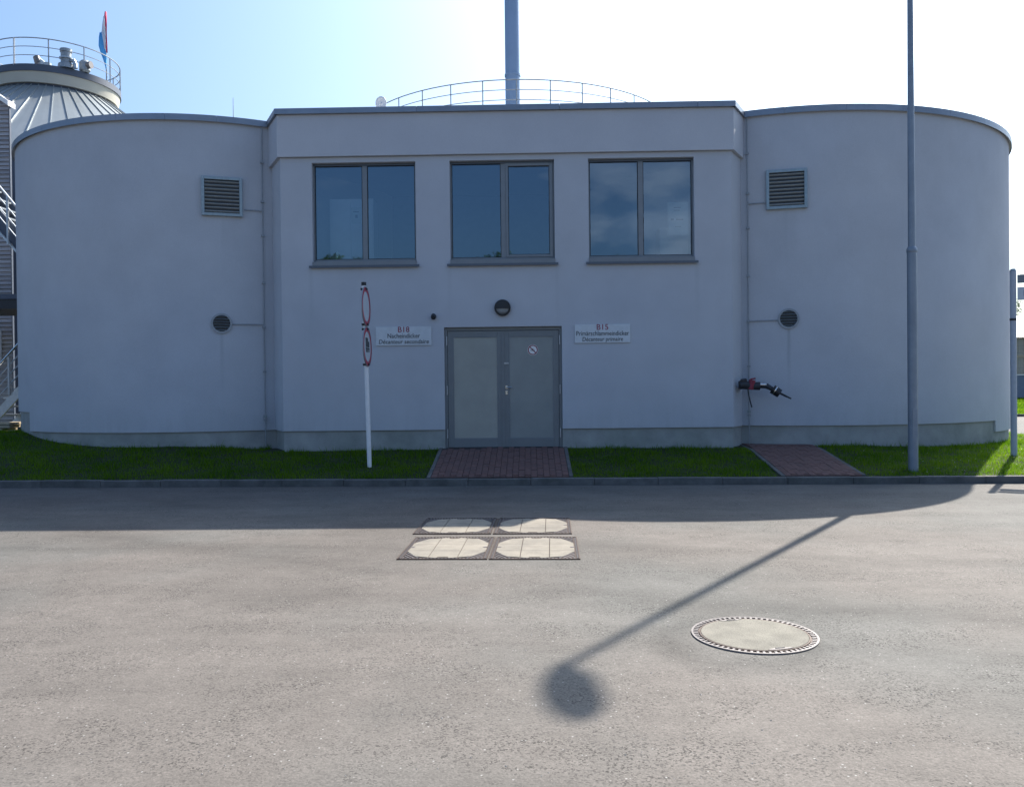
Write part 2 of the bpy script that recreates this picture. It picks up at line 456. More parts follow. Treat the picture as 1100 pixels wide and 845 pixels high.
def empty(name, loc=(0, 0, 0), label=None, cat=None, group=None, kind=None):
    o = bpy.data.objects.new(name, None)
    C.objects.link(o); o.location = loc; o.empty_display_size = .2
    return tag(o, label, cat, group, kind)


def inst(src, name, parent, loc=(0, 0, 0), rot=(0, 0, 0)):
    o = bpy.data.objects.new(name, src.data if hasattr(src, 'data') else src)
    C.objects.link(o); o.parent = parent; o.location = loc; o.rotation_euler = rot
    return o


def local(root):
    """parts are modelled in world coordinates; shift them under a root that stands at its base."""
    bpy.context.view_layer.update()
    off = root.location.copy()
    for c in C.objects:
        if c.parent is root:
            c.location = c.location - off


def text_mesh(name, txt, size, mat_, parent, loc, rot=(math.pi / 2, 0, 0), shear=0., ext=.002, width=None):
    cu = bpy.data.curves.new(name, 'FONT'); cu.body = txt; cu.size = size; cu.align_x = 'CENTER'; cu.align_y = 'CENTER'
    cu.extrude = ext; cu.shear = shear; cu.resolution_u = 3; cu.offset = size * .004
    t = bpy.data.objects.new(name, cu); C.objects.link(t)
    dg = bpy.context.evaluated_depsgraph_get()
    me = bpy.data.meshes.new_from_object(t.evaluated_get(dg))
    bpy.data.objects.remove(t)
    if width:
        xs = [v.co.x for v in me.vertices]; k = width / (max(xs) - min(xs))
        for v in me.vertices: v.co.x *= k
    me.materials.clear(); me.materials.append(MATS[mat_])
    o = bpy.data.objects.new(name, me); C.objects.link(o); o.parent = parent
    o.location = loc; o.rotation_euler = rot; o['kind'] = 'stuff'
    return o


# ------------------------------------------------------------------ layout numbers (metres)
DL, DR = (-7.145, 4.36, 4.30), (5.87, 5.38, 5.145)       # the two round wings: centre x, y, radius
ZT = 6.69                                                  # top of the metal coping
ZP = .785                                                  # top of the plinth
XA, XB = -4.545, 3.72                                       # ends of the flat front


def kerb_y(x):                                             # road-side face of the kerb
    return -2.10 - .031 * x


def ground_z(x, y):
    d = y - (kerb_y(x) + .13)
    sl = np.interp(x, [-12, -10, -6.7, -5.2, -3, .5, 5.8, 7.5, 9.8, 14], [.20, .215, .225, .165, .17, .165, .135, .095, .05, .035])
    hi = np.interp(x, [-12, -8.5, -6.5, -5.3, 3, 5.5, 8, 10], [3.1, 3.1, 2.1, 1.95, 2.1, 2.25, 3.0, 5.0])
    drop = np.where(x < -8, .055 * np.clip(y - 1.4, 0, 5), 0)
    return .11 + sl * np.clip(d, 0, hi) - drop


# ------------------------------------------------------------------ ground
g = MB().box(-500, 500, -500, 700, -.5, -.03).build('ground', 'soil'); tag(g, 'dark grassy ground stretching away round the site', kind='structure')
rd = MB().box(-70, 60, -80, 21.8, -.2, 0).build('road', 'asphalt'); tag(rd, 'worn grey asphalt yard in front of the building', kind='structure')

# verge heightfield
nx, ny = 180, 60
xs = np.linspace(-30, 13.0, nx); vs = []
for j in range(ny):
    for x in xs:
        y = kerb_y(x) + .12 + j / (ny - 1) * 12.0
        z = float(ground_z(x, y)) - .012
        if x > 11.5: z *= max(0, (13 - x) / 1.5)
        back = (y - 7.5) / 2.5
        if back > 0: z *= max(0, 1 - back)
        vs.append((x, y, z))
fs = [(j * nx + i, j * nx + i + 1, (j + 1) * nx + i + 1, (j + 1) * nx + i) for j in range(ny - 1) for i in range(nx - 1)]
vg = MB().add(vs, fs).build('grass_verge', 'soil', smooth=True)
tag(vg, 'sloping strip of turf between the kerb and the building', kind='structure')

# kerb stones, one by one
kerb = empty('kerb', (0, 0, 0), 'low grey concrete kerb along the yard', kind='structure')
kb = MB().box(0, .9975, 0, .13, -.05, .112)
km = kb.mesh('kerbstone', 'kerb')
for i in range(44):
    x = -30 + i
    o = inst(km, 'kerbstone', kerb, (x + .01, kerb_y(x) + random.uniform(-.004, .004), random.uniform(-.006, .004)), (0, random.uniform(-.003, .003), -math.atan(.031)))
    b = o.modifiers.new('bevel', 'BEVEL'); b.width = .012; b.segments = 2


# ------------------------------------------------------------------ brick paths
def path(name, x0, x1, yend, label):
    root = empty(name, (0, 0, 0), label, kind='structure')
    bw, bl = .1, .2
    y = float(kerb_y((x0 + x1) / 2)) + .145
    top = yend
    base = MB()
    n = 12
    pv = []
    for j in range(n + 1):
        yy = y - .03 + (top - y + .03) * j / n
        for xx in (x0, x1):
            pv.append((xx, yy, float(ground_z(xx, yy)) + .004))
    base.add(pv, [(2 * j, 2 * j + 1, 2 * j + 3, 2 * j + 2) for j in range(n)])
    base.build('sand_joint', 'joint', root)
    me = MB().box(-bw / 2 + .003, bw / 2 - .003, -bl / 2 + .003, bl / 2 - .003, -.05, 0).mesh('brick', 'paver')
    half = MB().box(-bw / 2 + .003, bw / 2 - .003, -bl / 4 + .003, bl / 4 - .003, -.05, 0).mesh('brick', 'paver')
    cols = int(round((x1 - x0) / bw))
    w_ = (x1 - x0) / cols
    for c in range(cols):
        y0_ = float(kerb_y(x0 + (c + .5) * w_)) + .134
        yy = y0_ + (0 if c % 2 else bl / 2)
        if c % 2:
            xh = x0 + (c + .5) * w_
            inst(half, 'brick', root, (xh, y0_ + bl / 4 - .0015, float(ground_z(xh, y0_ + .05)) + .017))
            yy = y0_ + bl
        while yy + bl / 2 < top:
            xx = x0 + (c + .5) * w_
            z = float(ground_z(xx, yy)); s = float(ground_z(xx, yy + .05)) - z
            inst(me, 'brick', root, (xx, yy, z + .018 + random.uniform(-.003, .003)), (math.atan(s / .05) + random.uniform(-.008, .008), random.uniform(-.01, .01), random.uniform(-.012, .012)))
            yy += bl
    for ex in (x0 - .035, x1 + .035):
        e = MB(); k = 3
        for q in range(k):
            ya = y + (top - y) * q / k; yb = y + (top - y) * (q + 1) / k - .008
            za, zb = float(ground_z(ex, ya)), float(ground_z(ex, yb))
            p = MB().add([(ex - .03, ya, za - .1), (ex + .03, ya, za - .1), (ex + .03, yb, zb - .1), (ex - .03, yb, zb - .1),
                          (ex - .03, ya, za + .014), (ex + .03, ya, za + .014), (ex + .03, yb, zb + .014), (ex - .03, yb, zb + .014)],
                         [(0, 3, 2, 1), (4, 5, 6, 7), (0, 1, 5, 4), (1, 2, 6, 5), (2, 3, 7, 6), (3, 0, 4, 7)])
            p.build('edging_stone', 'kerb', root)
    return root


path('door_path', -1.60, .62, .06, 'reddish brick path from the kerb up to the double door')
path('side_path', 4.02, 5.20, .72, 'narrower reddish brick path right of the building corner')

# ------------------------------------------------------------------ grass blades
def in_grass(x, y, m=0.03):
    ok = y > kerb_y(x) + .125
    ok &= np.hypot(x - DL[0], y - DL[1]) > DL[2] + m - .04
    ok &= np.hypot(x - DR[0], y - DR[1]) > DR[2] + m - .04
    ok &= ~((x > -4.95) & (x < 4.1) & (y > .02))
    ok &= ~((x > -1.66) & (x < .68) & (y < .1))
    ok &= ~((x > 3.94) & (x < 5.28) & (y < .8))
    return ok


def blades(name, x, y, z, h, seg_w, label, mat_='grass_blade', kind='stuff'):
    n = len(x)
    a = rng.uniform(0, 2 * np.pi, n); lean = rng.uniform(.1, .75, n) * h; la = rng.uniform(0, 2 * np.pi, n)
    wx, wy = np.cos(a) * seg_w / 2, np.sin(a) * seg_w / 2
    P = np.zeros((n, 3, 3), np.float32)
    P[:, 0] = np.stack([x - wx, y - wy, z], 1); P[:, 1] = np.stack([x + wx, y + wy, z], 1)
    P[:, 2] = np.stack([x + np.cos(la) * lean, y + np.sin(la) * lean, z + h], 1)
    me = bpy.data.meshes.new(name)
    me.vertices.add(n * 3); me.vertices.foreach_set('co', P.ravel())
    me.loops.add(n * 3); me.loops.foreach_set('vertex_index', np.arange(n * 3, dtype=np.int32))
    me.polygons.add(n); me.polygons.foreach_set('loop_start', np.arange(0, n * 3, 3, dtype=np.int32)); me.polygons.foreach_set('loop_total', np.full(n, 3, np.int32))
    me.update(calc_edges=True)
    at = me.attributes.new('tone', 'FLOAT', 'FACE')
    patch = .5 + .5 * np.sin(x * 2.1 + 1.3 * np.sin(y * 1.7)) * np.sin(y * 2.9 + x * .7)
    at.data.foreach_set('value', np.clip(rng.beta(2, 2.6, n) * .75 + .38 * patch - .05, 0, 1).astype(np.float32))
    me.materials.append(MATS[mat_])
    o = bpy.data.objects.new(name, me); C.objects.link(o)
    return tag(o, label, None, None, kind)


n = 420000
gx = rng.uniform(-15, 11.6, n); gy = rng.uniform(-2.6, 5.5, n)
keep = in_grass(gx, gy) & ((gy < 2.6) | (rng.random(n) < .35))
gx, gy = gx[keep], gy[keep]
gz = ground_z(gx, gy) - .02
clump = .75 + .35 * np.sin(gx * 5.3 + np.sin(gy * 7)) * np.sin(gy * 6.1 + gx)
tag(blades('grass', gx, gy, gz, (rng.gamma(6, .0085, len(gx)) + .015) * clump, .011, 'short green grass on the verge in front of the building'), cat=None)
# longer tufts along the foot of the plinth
n = 9000
ta = rng.uniform(-15, 11.6, n)
ty = rng.uniform(-.30, 3.0, n)
near = ((np.abs(np.hypot(ta - DL[0], ty - DL[1]) - DL[2] - .04) < .06) | (np.abs(np.hypot(ta - DR[0], ty - DR[1]) - DR[2] - .04) < .06) | ((np.abs(ty + .02) < .06) & (ta > -4.6) & (ta < 3.7)))
k = near & in_grass(ta, ty, .02)
ta, ty = ta[k], ty[k]
blades('tall_grass', ta, ty, ground_z(ta, ty) - .02, rng.uniform(.06, .15, len(ta)), .012, 'longer grass tufts along the foot of the plinth')
# daisies
nd = 90
dx = rng.uniform(5.4, 11, nd); dy = rng.uniform(-2.2, .2, nd); k = in_grass(dx, dy); dx, dy = dx[k], dy[k]
mb = MB()
for x, y in zip(dx, dy):
    z = float(ground_z(x, y)) + .055; q = random.uniform(.006, .011)
    mb.add([(x + q * math.cos(t), y + q * math.sin(t), z + random.uniform(0, .004)) for t in (0, 1.26, 2.5, 3.8, 5.0)], [(0, 1, 2, 3, 4)])
tag(mb.build('daisies', 'white'), 'scattered white daisies in the grass at the right', kind='stuff')

# loose grit on the asphalt
mb = MB()
for i in range(450):
    y = -11.9 + 8.5 * random.random() ** 1.6; x = random.uniform(-7.5, 7.5) * (.35 + (y + 13) / 9)
    q = random.uniform(.002, .0055); a = random.random() * 6
    pts = [(x + q * math.cos(a + t), y + q * math.sin(a + t), 0.0005) for t in (0, 1.7, 3.1, 4.6)]
    mb.add(pts + [(x, y, q * 1.1)], [(0, 1, 4), (1, 2, 4), (2, 3, 4), (3, 0, 4)])
tag(mb.build('grit', 'stone_light'), 'loose pale grit scattered over the asphalt', kind='stuff')


# ------------------------------------------------------------------ main building
bld = empty('treatment_building', (0, 0, 0), 'grey rendered building with two round wings around a flat centre', 'building')


def circ(d, a, r=None):
    r = r or d[2]
    return (d[0] + r * math.cos(a), d[1] + r * math.sin(a))


def drum(d, zfun, first, last):
    """wall of a round wing, its lower edge stepping with the plinth; angles run over the full circle."""
    n = 180
    mb = MB(); prev = None
    vs, fs = [], []
    angs = sorted([2 * math.pi * i / n + .001 for i in range(n)] + [R(v) + e for v in (120, 229, 312, 60) for e in (-.0008, .0008)])
    n = len(angs)
    for a in angs:
        zb = zfun(math.degrees(a))
        for r, z in ((d[2] - .15, zb), (d[2], zb), (d[2], 6.60), (d[2] - .3, 6.60), (d[2] - .3, 6.35)):
            vs.append((d[0] + r * math.cos(a), d[1] + r * math.sin(a), z))
    P = 5
    for i in range(n):
        j = (i + 1) % n
        for k in range(P - 1):
            fs.append((i * P + k, j * P + k, j * P + k + 1, i * P + k + 1))
    mb.add(vs, fs)
    o = mb.build('wall', 'stucco', bld, smooth=True)
    pl = MB().lathe([(d[2] - .035, -.2), (d[2] - .035, 1.35), (d[2] - .14, 1.35)], (d[0], d[1], 0), 120).build('plinth', 'plinth', bld, smooth=True)
    rf = MB().lathe([(0.001, 6.35), (d[2] - .299, 6.35)], (d[0], d[1], 0), 64).build('roof', 'coping', bld)
    # metal coping in bent lengths
    seg = R(12)
    me = MB().lathe([(d[2] - .33, 6.603), (d[2] + .05, 6.603), (d[2] + .05, 6.575), (d[2] + .058, 6.575), (d[2] + .058, ZT), (d[2] - .33, ZT - .015)], (0, 0, 0), 8, .0004, seg - .0004, closed=True).mesh('coping', 'coping', smooth=True)
    a = first
    while a < last - 1e-6:
        o = inst(me, 'coping', bld, (d[0], d[1], 0), (0, 0, a)); a += seg
    return


def zl(a):   # left wing: plinth steps up at the far left
    return 1.16 if 120 < a < 229 else ZP


def zr(a):   # right wing: plinth steps down at the far right
    return .56 if (a > 312 or a < 60) else ZP


drum(DL, zl, R(96), R(96) + R(12) * 17)
drum(DR, zr, R(246), R(246) + R(12) * 17)


def wall_holes(x0, x1, z0, z1, holes, y0, y1):
    X = sorted({x0, x1, *[h[0] for h in holes], *[h[1] for h in holes]})
    Z = sorted({z0, z1, *[h[2] for h in holes], *[h[3] for h in holes]})
    X = [x for x in X if x0 <= x <= x1]; Z = [z for z in Z if z0 <= z <= z1]
    mb = MB()

    def solid(i, j):
        if i < 0 or j < 0 or i >= len(X) - 1 or j >= len(Z) - 1: return False
        cx, cz = (X[i] + X[i + 1]) / 2, (Z[j] + Z[j + 1]) / 2
        return not any(h[0] < cx < h[1] and h[2] < cz < h[3] for h in holes)
    for i in range(len(X) - 1):
        for j in range(len(Z) - 1):
            if not solid(i, j): continue
            a, b, c, d = X[i], X[i + 1], Z[j], Z[j + 1]
            mb.add([(a, y0, c), (b, y0, c), (b, y0, d), (a, y0, d)], [(0, 1, 2, 3)])
            mb.add([(a, y1, c), (b, y1, c), (b, y1, d), (a, y1, d)], [(3, 2, 1, 0)])
            for (di, dj, q) in ((-1, 0, [(a, c), (a, d)]), (1, 0, [(b, c), (b, d)]), (0, -1, [(a, c), (b, c)]), (0, 1, [(a, d), (b, d)])):
                if not solid(i + di, j + dj):
                    (p, z), (p2, z2) = q
                    mb.add([(p, y0, z), (p, y1, z), (p2, y1, z2), (p2, y0, z2)], [(0, 1, 2, 3)])
    bm = bmesh.new()
    me = bpy.data.meshes.new('t'); me.from_pydata(mb.v, [], mb.f); bm.from_mesh(me)
    bmesh.ops.remove_doubles(bm, verts=bm.verts, dist=1e-5)
    bm.to_mesh(me)
    r = MB(); r.v = [tuple(v.co) for v in me.vertices]; r.f = [tuple(p.vertices) for p in me.polygons]
    bm.free(); bpy.data.meshes.remove(me)
    return r


WINS = [(-3.96, -2.05), (-1.42, .495), (1.12, 3.04)]
WZ0, WZ1 = 3.865, 5.715
DX0, DX1, DZ1 = -1.555, .605, 2.665
holes = [(a, b, WZ0, WZ1) for a, b in WINS] + [(DX0, DX1, 0, DZ1)]
wall_holes(XA, XB, ZP, 5.815, holes, 0, .30).build('wall', 'stucco', bld, bevel=.006)
MB().box(XA, DX0, .035, .30, -.1, ZP - .003).build('plinth', 'plinth', bld)
MB().box(DX1, XB, .035, .30, -.1, ZP - .003).build('plinth', 'plinth', bld)


def slab(p, q, t, z0, z1, name, m, ext=0.):
    """upright slab along the plan line p->q, thickness t to its left-hand (inner) side."""
    p, q = Vector(p), Vector(q); d = (q - p).normalized(); nrm = Vector((-d.y, d.x))
    a, b = p - d * ext, q + d * ext
    return MB().prism([a, b, b + nrm * t, a + nrm * t], z0, z1).build(name, m, bld)


# splayed corners back to the round wings
cl0, cl1 = (-4.93, .72), (XA - .001, .001)
crr0, crr1 = (XB + .001, .001), (4.06, .62)
slab(cl0, cl1, .22, ZP, 5.815, 'wall', 'stucco')
slab(crr0, crr1, .22, ZP, 5.815, 'wall', 'stucco')
slab((-4.90, .74), (-4.52, .035), .2, -.1, ZP - .003, 'plinth', 'plinth')
slab((3.695, .035), (4.04, .64), .2, -.1, ZP - .003, 'plinth', 'plinth')
# fascia standing proud above the windows (plan outline with splayed corners)
fo = [(-5.02, .76), (XA - .035, -.06), (XB + .035, -.06), (4.125, .62), (4.6, 2.0), (4.6, 9), (-5.6, 9), (-5.6, 2.0)]
MB().prism(fo, 5.818, 6.60).build('fascia', 'stucco_trim', bld, bevel=.005)
co = [(-5.08, .79), (XA - .06, -.115), (XB + .06, -.115), (4.175, .64)]


def cop(p, q, cut=0.):
    p, q = Vector(p), Vector(q); d = (q - p).normalized(); nrm = Vector((-d.y, d.x))
    MB().prism([p + d * cut, q - d * cut, q - d * cut + nrm * .36, p + d * cut + nrm * .36], 6.585, ZT).build('coping', 'coping', bld, bevel=.004)


cop(co[0], co[1], .0)
seams = [co[1][0], -2.0, .6, 3.1, co[2][0]]
for a, b in zip(seams[:-1], seams[1:]):
    cop((a + (.002 if a > -4 else 0), co[1][1] - .001), (b - (.002 if b < 3.5 else 0), co[1][1] - .001))
cop(co[2], co[3], .0)
# body of the centre block behind, with interior room
MB().box(-4.4, 3.6, 9.0, 9.2, 0, 6.55).build('wall', 'stucco', bld)
MB().box(-4.4, 3.6, .31, 3.2, 3.0, 3.1).build('interior_floor', 'interior', bld)
MB().box(-4.4, 3.6, 3.2, 3.3, 0, 5.8).build('interior_wall', 'interior', bld)

# windows
for wi, (a, b) in enumerate(WINS):
    y = .10
    o = MB()
    fw = .026
    z0, z1 = WZ0 + .03, WZ1 - .012
    mid = (a + b) / 2 + (0, .02, -.0)[wi]
    for (p, q, r_, s_) in ((a, a + fw, z0, z1), (b - fw, b, z0, z1), (a + fw, b - fw, z0, z0 + .055), (a + fw, b - fw, z1 - fw, z1), (mid - .045, mid + .045, z0 + .055, z1 - fw)):
        o.box(p, q, y, y + .07, r_, s_)
    fr = o.build('window', 'frame', bld, bevel=.004)
    sash = MB()
    # opening casement in the middle window's right half
    if wi == 1:
        for (p, q, r_, s_) in ((mid + .045, mid + .09, z0 + .055, z1 - fw), (b - fw - .06, b - fw, z0 + .055, z1 - fw), (mid + .09, b - fw - .06, z0 + .055, z0 + .10), (mid + .09, b - fw - .06, z1 - fw - .05, z1 - fw)):
            sash.box(p, q, y - .012, y + .06, r_, s_)
        sash.build('casement', 'frame', fr, bevel=.004)
    for (p, q) in ((a + fw, mid - .045), (mid + .045, b - fw)):
        if wi == 1 and p > mid: p, q = mid + .09, b - fw - .06
        zz0, zz1 = z0 + .055, z1 - fw
        if wi == 1 and p > mid: zz0 += .045; zz1 -= .05
        MB().add([(p, y + .03, zz0), (q, y + .03, zz0), (q, y + .03, zz1), (p, y + .03, zz1)], [(0, 1, 2, 3)]).build('pane', 'glass', fr)
        gk = MB()
        for (u0_, u1_, v0_, v1_) in ((p, p + .012, zz0, zz1), (q - .012, q, zz0, zz1), (p + .012, q - .012, zz0, zz0 + .012), (p + .012, q - .012, zz1 - .012, zz1)):
            gk.box(u0_, u1_, y + .012, y + .027, v0_, v1_)
        gk.build('gasket', 'black', fr)
    MB().prism([(a - .05, -.055), (b + .05, -.055), (b + .05, .102), (a - .05, .102)], WZ0 - .075, WZ0 - .045, None).build('sill', 'frame_dark', fr)
    MB().box(a - .06, b + .06, -.06, -.045, WZ0 - .085, WZ0 - .043).build('sill_edge', 'frame_dark', fr)
    MB().box(a, b, -.04, .10, WZ0 - .044, WZ0 + .031).build('sill_slope', 'frame', fr)
    MB().box(a, b, .085, .0995, WZ1 - .04, WZ1 - .001).build('head_trim', 'frame_dark', fr)

# notices on the inside of the panes, cabinets in the room
def notice(x0, x1, z0, z1, lab, lines):
    t = empty('notice', ((x0 + x1) / 2, .15, z0), lab, 'notice')
    MB().box(x0, x1, .145, .148, z0, z1).build('sheet', 'paper', t)
    ink = MB()
    for (u, v, ww, hh) in lines:
        xx = x0 + u * (x1 - x0); zz = z0 + v * (z1 - z0)
        ink.box(xx, xx + ww * (x1 - x0), .1435, .1445, zz, zz + hh * (z1 - z0))
    tag(ink.build('print', 'ink', t), kind='stuff')
    local(t)


notice(-3.27, -3.09, 4.62, 4.92, 'small paper notice taped inside the left window', [(.2, .7, .6, .05), (.4, .35, .25, .2)])
notice(2.58, 2.96, 4.32, 4.93, 'large white paper notice inside the right window', [(.3, .82, .35, .025), (.3, .74, .3, .02), (.15, .45, .15, .05), (.4, .45, .35, .04), (.35, .25, .3, .02)])
cb = empty('cabinet', (-3.42, 1.2, 3.1), 'pale upright cabinet standing inside behind the left window', 'cabinet')
MB().box(-3.85, -3.0, .9, 1.35, 3.1, 5.25).build('body', 'cabinet', cb)
MB().box(-3.83, -3.44, .88, .9, 3.2, 5.2).build('door', 'cabinet', cb)
MB().box(-3.41, -3.02, .88, .9, 3.2, 5.2).build('door', 'cabinet', cb)
MB().box(-3.72, -3.69, .86, .88, 4.1, 4.22).build('handle', 'steel', cb); local(cb)
cb = empty('cabinet', (2.8, 1.2, 3.1), 'pale narrow cabinet standing inside behind the right window', 'cabinet')
MB().box(2.55, 3.10, .9, 1.3, 3.1, 4.6).build('body', 'cabinet', cb)
MB().box(2.57, 3.08, .88, .9, 3.2, 4.55).build('door', 'cabinet', cb); local(cb)

# double door
y = .075
fr = MB()
DZ0 = .455
for (p, q, r_, s_) in ((DX0, DX0 + .05, DZ0 - .02, DZ1), (DX1 - .05, DX1, DZ0 - .02, DZ1), (DX0 + .05, DX1 - .05, DZ1 - .06, DZ1)):
    fr.box(p, q, y, y + .1, r_, s_)
fr.build('door_frame', 'door_frame', bld, bevel=.004)
MB().box(DX0, DX1, .02, .2, DZ0 - .08, DZ0 - .015).build('threshold', 'galv_dull', bld)
mid = (DX0 + DX1) / 2
leaves = []
for k, (p, q) in enumerate(((DX0 + .055, mid - .004), (mid + .004, DX1 - .055))):
    lf = MB()
    z0, z1 = DZ0, DZ1 - .065
    st = .10
    for (a, b, c, d) in ((p, p + st, z0, z1), (q - st, q, z0, z1), (p + st, q - st, z0, z0 + .16), (p + st, q - st, z1 - .11, z1)):
        lf.box(a, b, y + .01, y + .06, c, d)
    o = lf.build('door_leaf', 'door_frame', bld, bevel=.004)
    MB().box(p + st, q - st, y + .022, y + .045, z0 + .16, z1 - .11).build('door_panel', ('door_panel_reflect', 'door_panel')[k], o)
    bd = MB()
    for (a, b, c, d) in ((p + st, p + st + .012, z0 + .16, z1 - .11), (q - st - .012, q - st, z0 + .16, z1 - .11), (p + st + .012, q - st - .012, z0 + .16, z0 + .172), (p + st + .012, q - st - .012, z1 - .122, z1 - .11)):
        bd.box(a, b, y + .012, y + .0215, c, d)
    bd.build('beading', 'frame', o)
    hx = (p - .028, q + .002)[k]
    for hz in (.62, 1.42, 2.33):
        MB().box(hx + .004, hx + .024, y - .018, y + .008, DZ0 - .45 + hz, DZ0 - .45 + hz + .17).build('hinge', 'galv', o, bevel=.003)
    leaves.append(o)
MB().box(mid - .03, mid + .02, y - .004, y + .009, DZ0, DZ1 - .07).build('rebate_cover', 'door_frame', bld)
lf = leaves[1]
hz = DZ0 + 1.10
MB().box(mid + .035, mid + .075, y - .006, y + .0095, hz - .03, hz + .035).build('handle_rose', 'steel', lf, bevel=.003)
MB().box(mid + .035, mid + .075, y - .006, y + .0095, hz - .135, hz - .06).build('lock_plate', 'steel', lf, bevel=.003)
MB().tube([(mid + .055, y - .005, hz), (mid + .055, y - .055, hz), (mid + .155, y - .055, hz)], .009).build('handle', 'steel', lf, smooth=True)
MB().box(mid + .02, mid + .10, y - .003, y + .0095, DZ0 + 1.53, DZ0 + 1.56).build('name_plate', 'galv', lf)
# no-smoking sticker on the right leaf
sx_, sz_ = .072, 2.24
st = empty('sticker', (sx_, y + .02, sz_), 'round no smoking sticker on the right door leaf', 'sticker')
yy = y + .019


def disc(r0_, r1_, ya, yb, n=28, M=None):
    mb = MB()
    vs = []
    for i in range(n):
        a = 2 * math.pi * i / n
        for (r_, yy_) in ((r0_, ya), (r1_, ya), (r1_, yb), (r0_, yb)):
            vs.append((r_ * math.cos(a), yy_, r_ * math.sin(a)))
    fs = []
    for i in range(n):
        j = (i + 1) % n
        for k in range(4):
            fs.append((i * 4 + k, j * 4 + k, j * 4 + (k + 1) % 4, i * 4 + (k + 1) % 4))
    if r0_ <= 1e-6:
        return MB().add([(r1_ * math.cos(2 * math.pi * i / n), ya, r1_ * math.sin(2 * math.pi * i / n)) for i in range(n)] + [(r1_ * math.cos(2 * math.pi * i / n), yb, r1_ * math.sin(2 * math.pi * i / n)) for i in range(n)],
                        [tuple(range(n)), tuple(reversed(range(n, 2 * n)))] + [(i, (i + 1) % n, n + (i + 1) % n, n + i) for i in range(n)])
    return mb.add(vs, fs)


disc(0, .098, 0, .0015).build('sheet', 'white', st)
disc(.074, .092, -.0012, -.0002).build('ring', 'red_dark', st)
Mr = Matrix.Rotation(R(45), 4, 'Y')
MB().box(-.075, .075, -.0014, -.0004, -.009, .009, Mr).build('slash', 'red_dark', st)
MB().box(-.045, .035, -.0022, -.0016, -.014, -.002).build('cigarette', 'ink', st)
MB().box(.0, .008, -.0022, -.0016, .004, .035).build('smoke', 'ink', st)


# sign plates
def plate(x0, x1, z0, z1, l1, l2, l3, w2, w3, lab):
    t = empty('sign_plate', ((x0 + x1) / 2, -.012, z0), lab, 'sign', 'name plates beside the door')
    MB().box(x0, x1, -.022, -.008, z0, z1).build('plate', 'offwhite', t, bevel=.003)
    for cx in (x0 + .03, x1 - .03):
        MB().box(cx - .008, cx + .008, -.0085, .0, z0 + .12, z0 + .2).build('spacer', 'galv', t)
    cx = (x0 + x1) / 2
    h = z1 - z0
    text_mesh('lettering', l1, .145, 'ink_red', t, (cx, -.0235, z1 - h * .17), width=.21)
    text_mesh('lettering', l2, .118, 'ink', t, (cx, -.0235, z1 - h * .50), width=w2)
    text_mesh('lettering', l3, .110, 'ink', t, (cx, -.0235, z1 - h * .81), width=w3, shear=.12)
    local(t)


plate(-2.81, -1.785, 2.345, 2.69, 'B18', 'Nacheindicker', 'Décanteur secondaire', .60, .92, 'white sign plate B18 on the wall left of the double door')
plate(.84, 1.855, 2.35, 2.69, 'B15', 'Primärschlammeindicker', 'Décanteur primaire', .96, .74, 'white sign plate B15 on the wall right of the double door')

# bulkhead lamp over the door
t = empty('wall_lamp', (-.475, 0, 3.01), 'round black bulkhead lamp above the double door', 'lamp')
disc(0, .15, -.07, -.001, 40).build('housing', 'black', t, bevel=.012)
dm = MB(); nn = 20; vs = [(0, -.115, 0)]; fs = []
rings = [(.05, -.112), (.085, -.10), (.11, -.08), (.115, -.0705)]
for (r_, yv) in rings:
    vs += [(r_ * math.cos(2 * math.pi * i / nn), yv, r_ * math.sin(2 * math.pi * i / nn)) for i in range(nn)]
fs += [(0, 1 + i, 1 + (i + 1) % nn) for i in range(nn)]
for k in range(3):
    fs += [(1 + k * nn + i, 1 + k * nn + (i + 1) % nn, 1 + (k + 1) * nn + (i + 1) % nn, 1 + (k + 1) * nn + i) for i in range(nn)]
dm.add(vs, fs).build('diffuser', 'galv_dull', t, smooth=True)
hood = MB()
prev = None
vs = []; n2 = 16
for i in range(n2 + 1):
    a = math.pi * i / n2
    for (r_, yv) in ((.118, -.072), (.118, -.125), (.0, -.132)):
        vs.append((r_ * math.cos(a), yv, r_ * math.sin(a) if math.sin(a) > .2 and r_ else -.022))
fs = []
for i in range(n2):
    fs += [(i * 3, i * 3 + 3, i * 3 + 4, i * 3 + 1), (i * 3 + 1, i * 3 + 4, i * 3 + 5, i * 3 + 2)]
hood.add(vs, fs).build('hood', 'black', t)
# small sensor
t = empty('sensor', (-1.74, 0, 2.87), 'tiny black motion sensor above the left sign plate', 'sensor')
MB().tube([(0, -.0005, .01), (0, -.05, .01)], .042, 14).build('base', 'black', t)
MB().tube([(0, -.03, -.0), (0, -.085, -.03)], [.05, .04], 12).build('eye', 'dark', t, smooth=True)


# louvre grilles on the wings
def wing_frame(d, x, z, side=.0):
    yv = d[1] - math.sqrt((d[2] + side) ** 2 - (x - d[0]) ** 2)
    ang = math.atan2(yv - d[1], x - d[0]) + math.pi / 2
    return (x, yv, z), ang


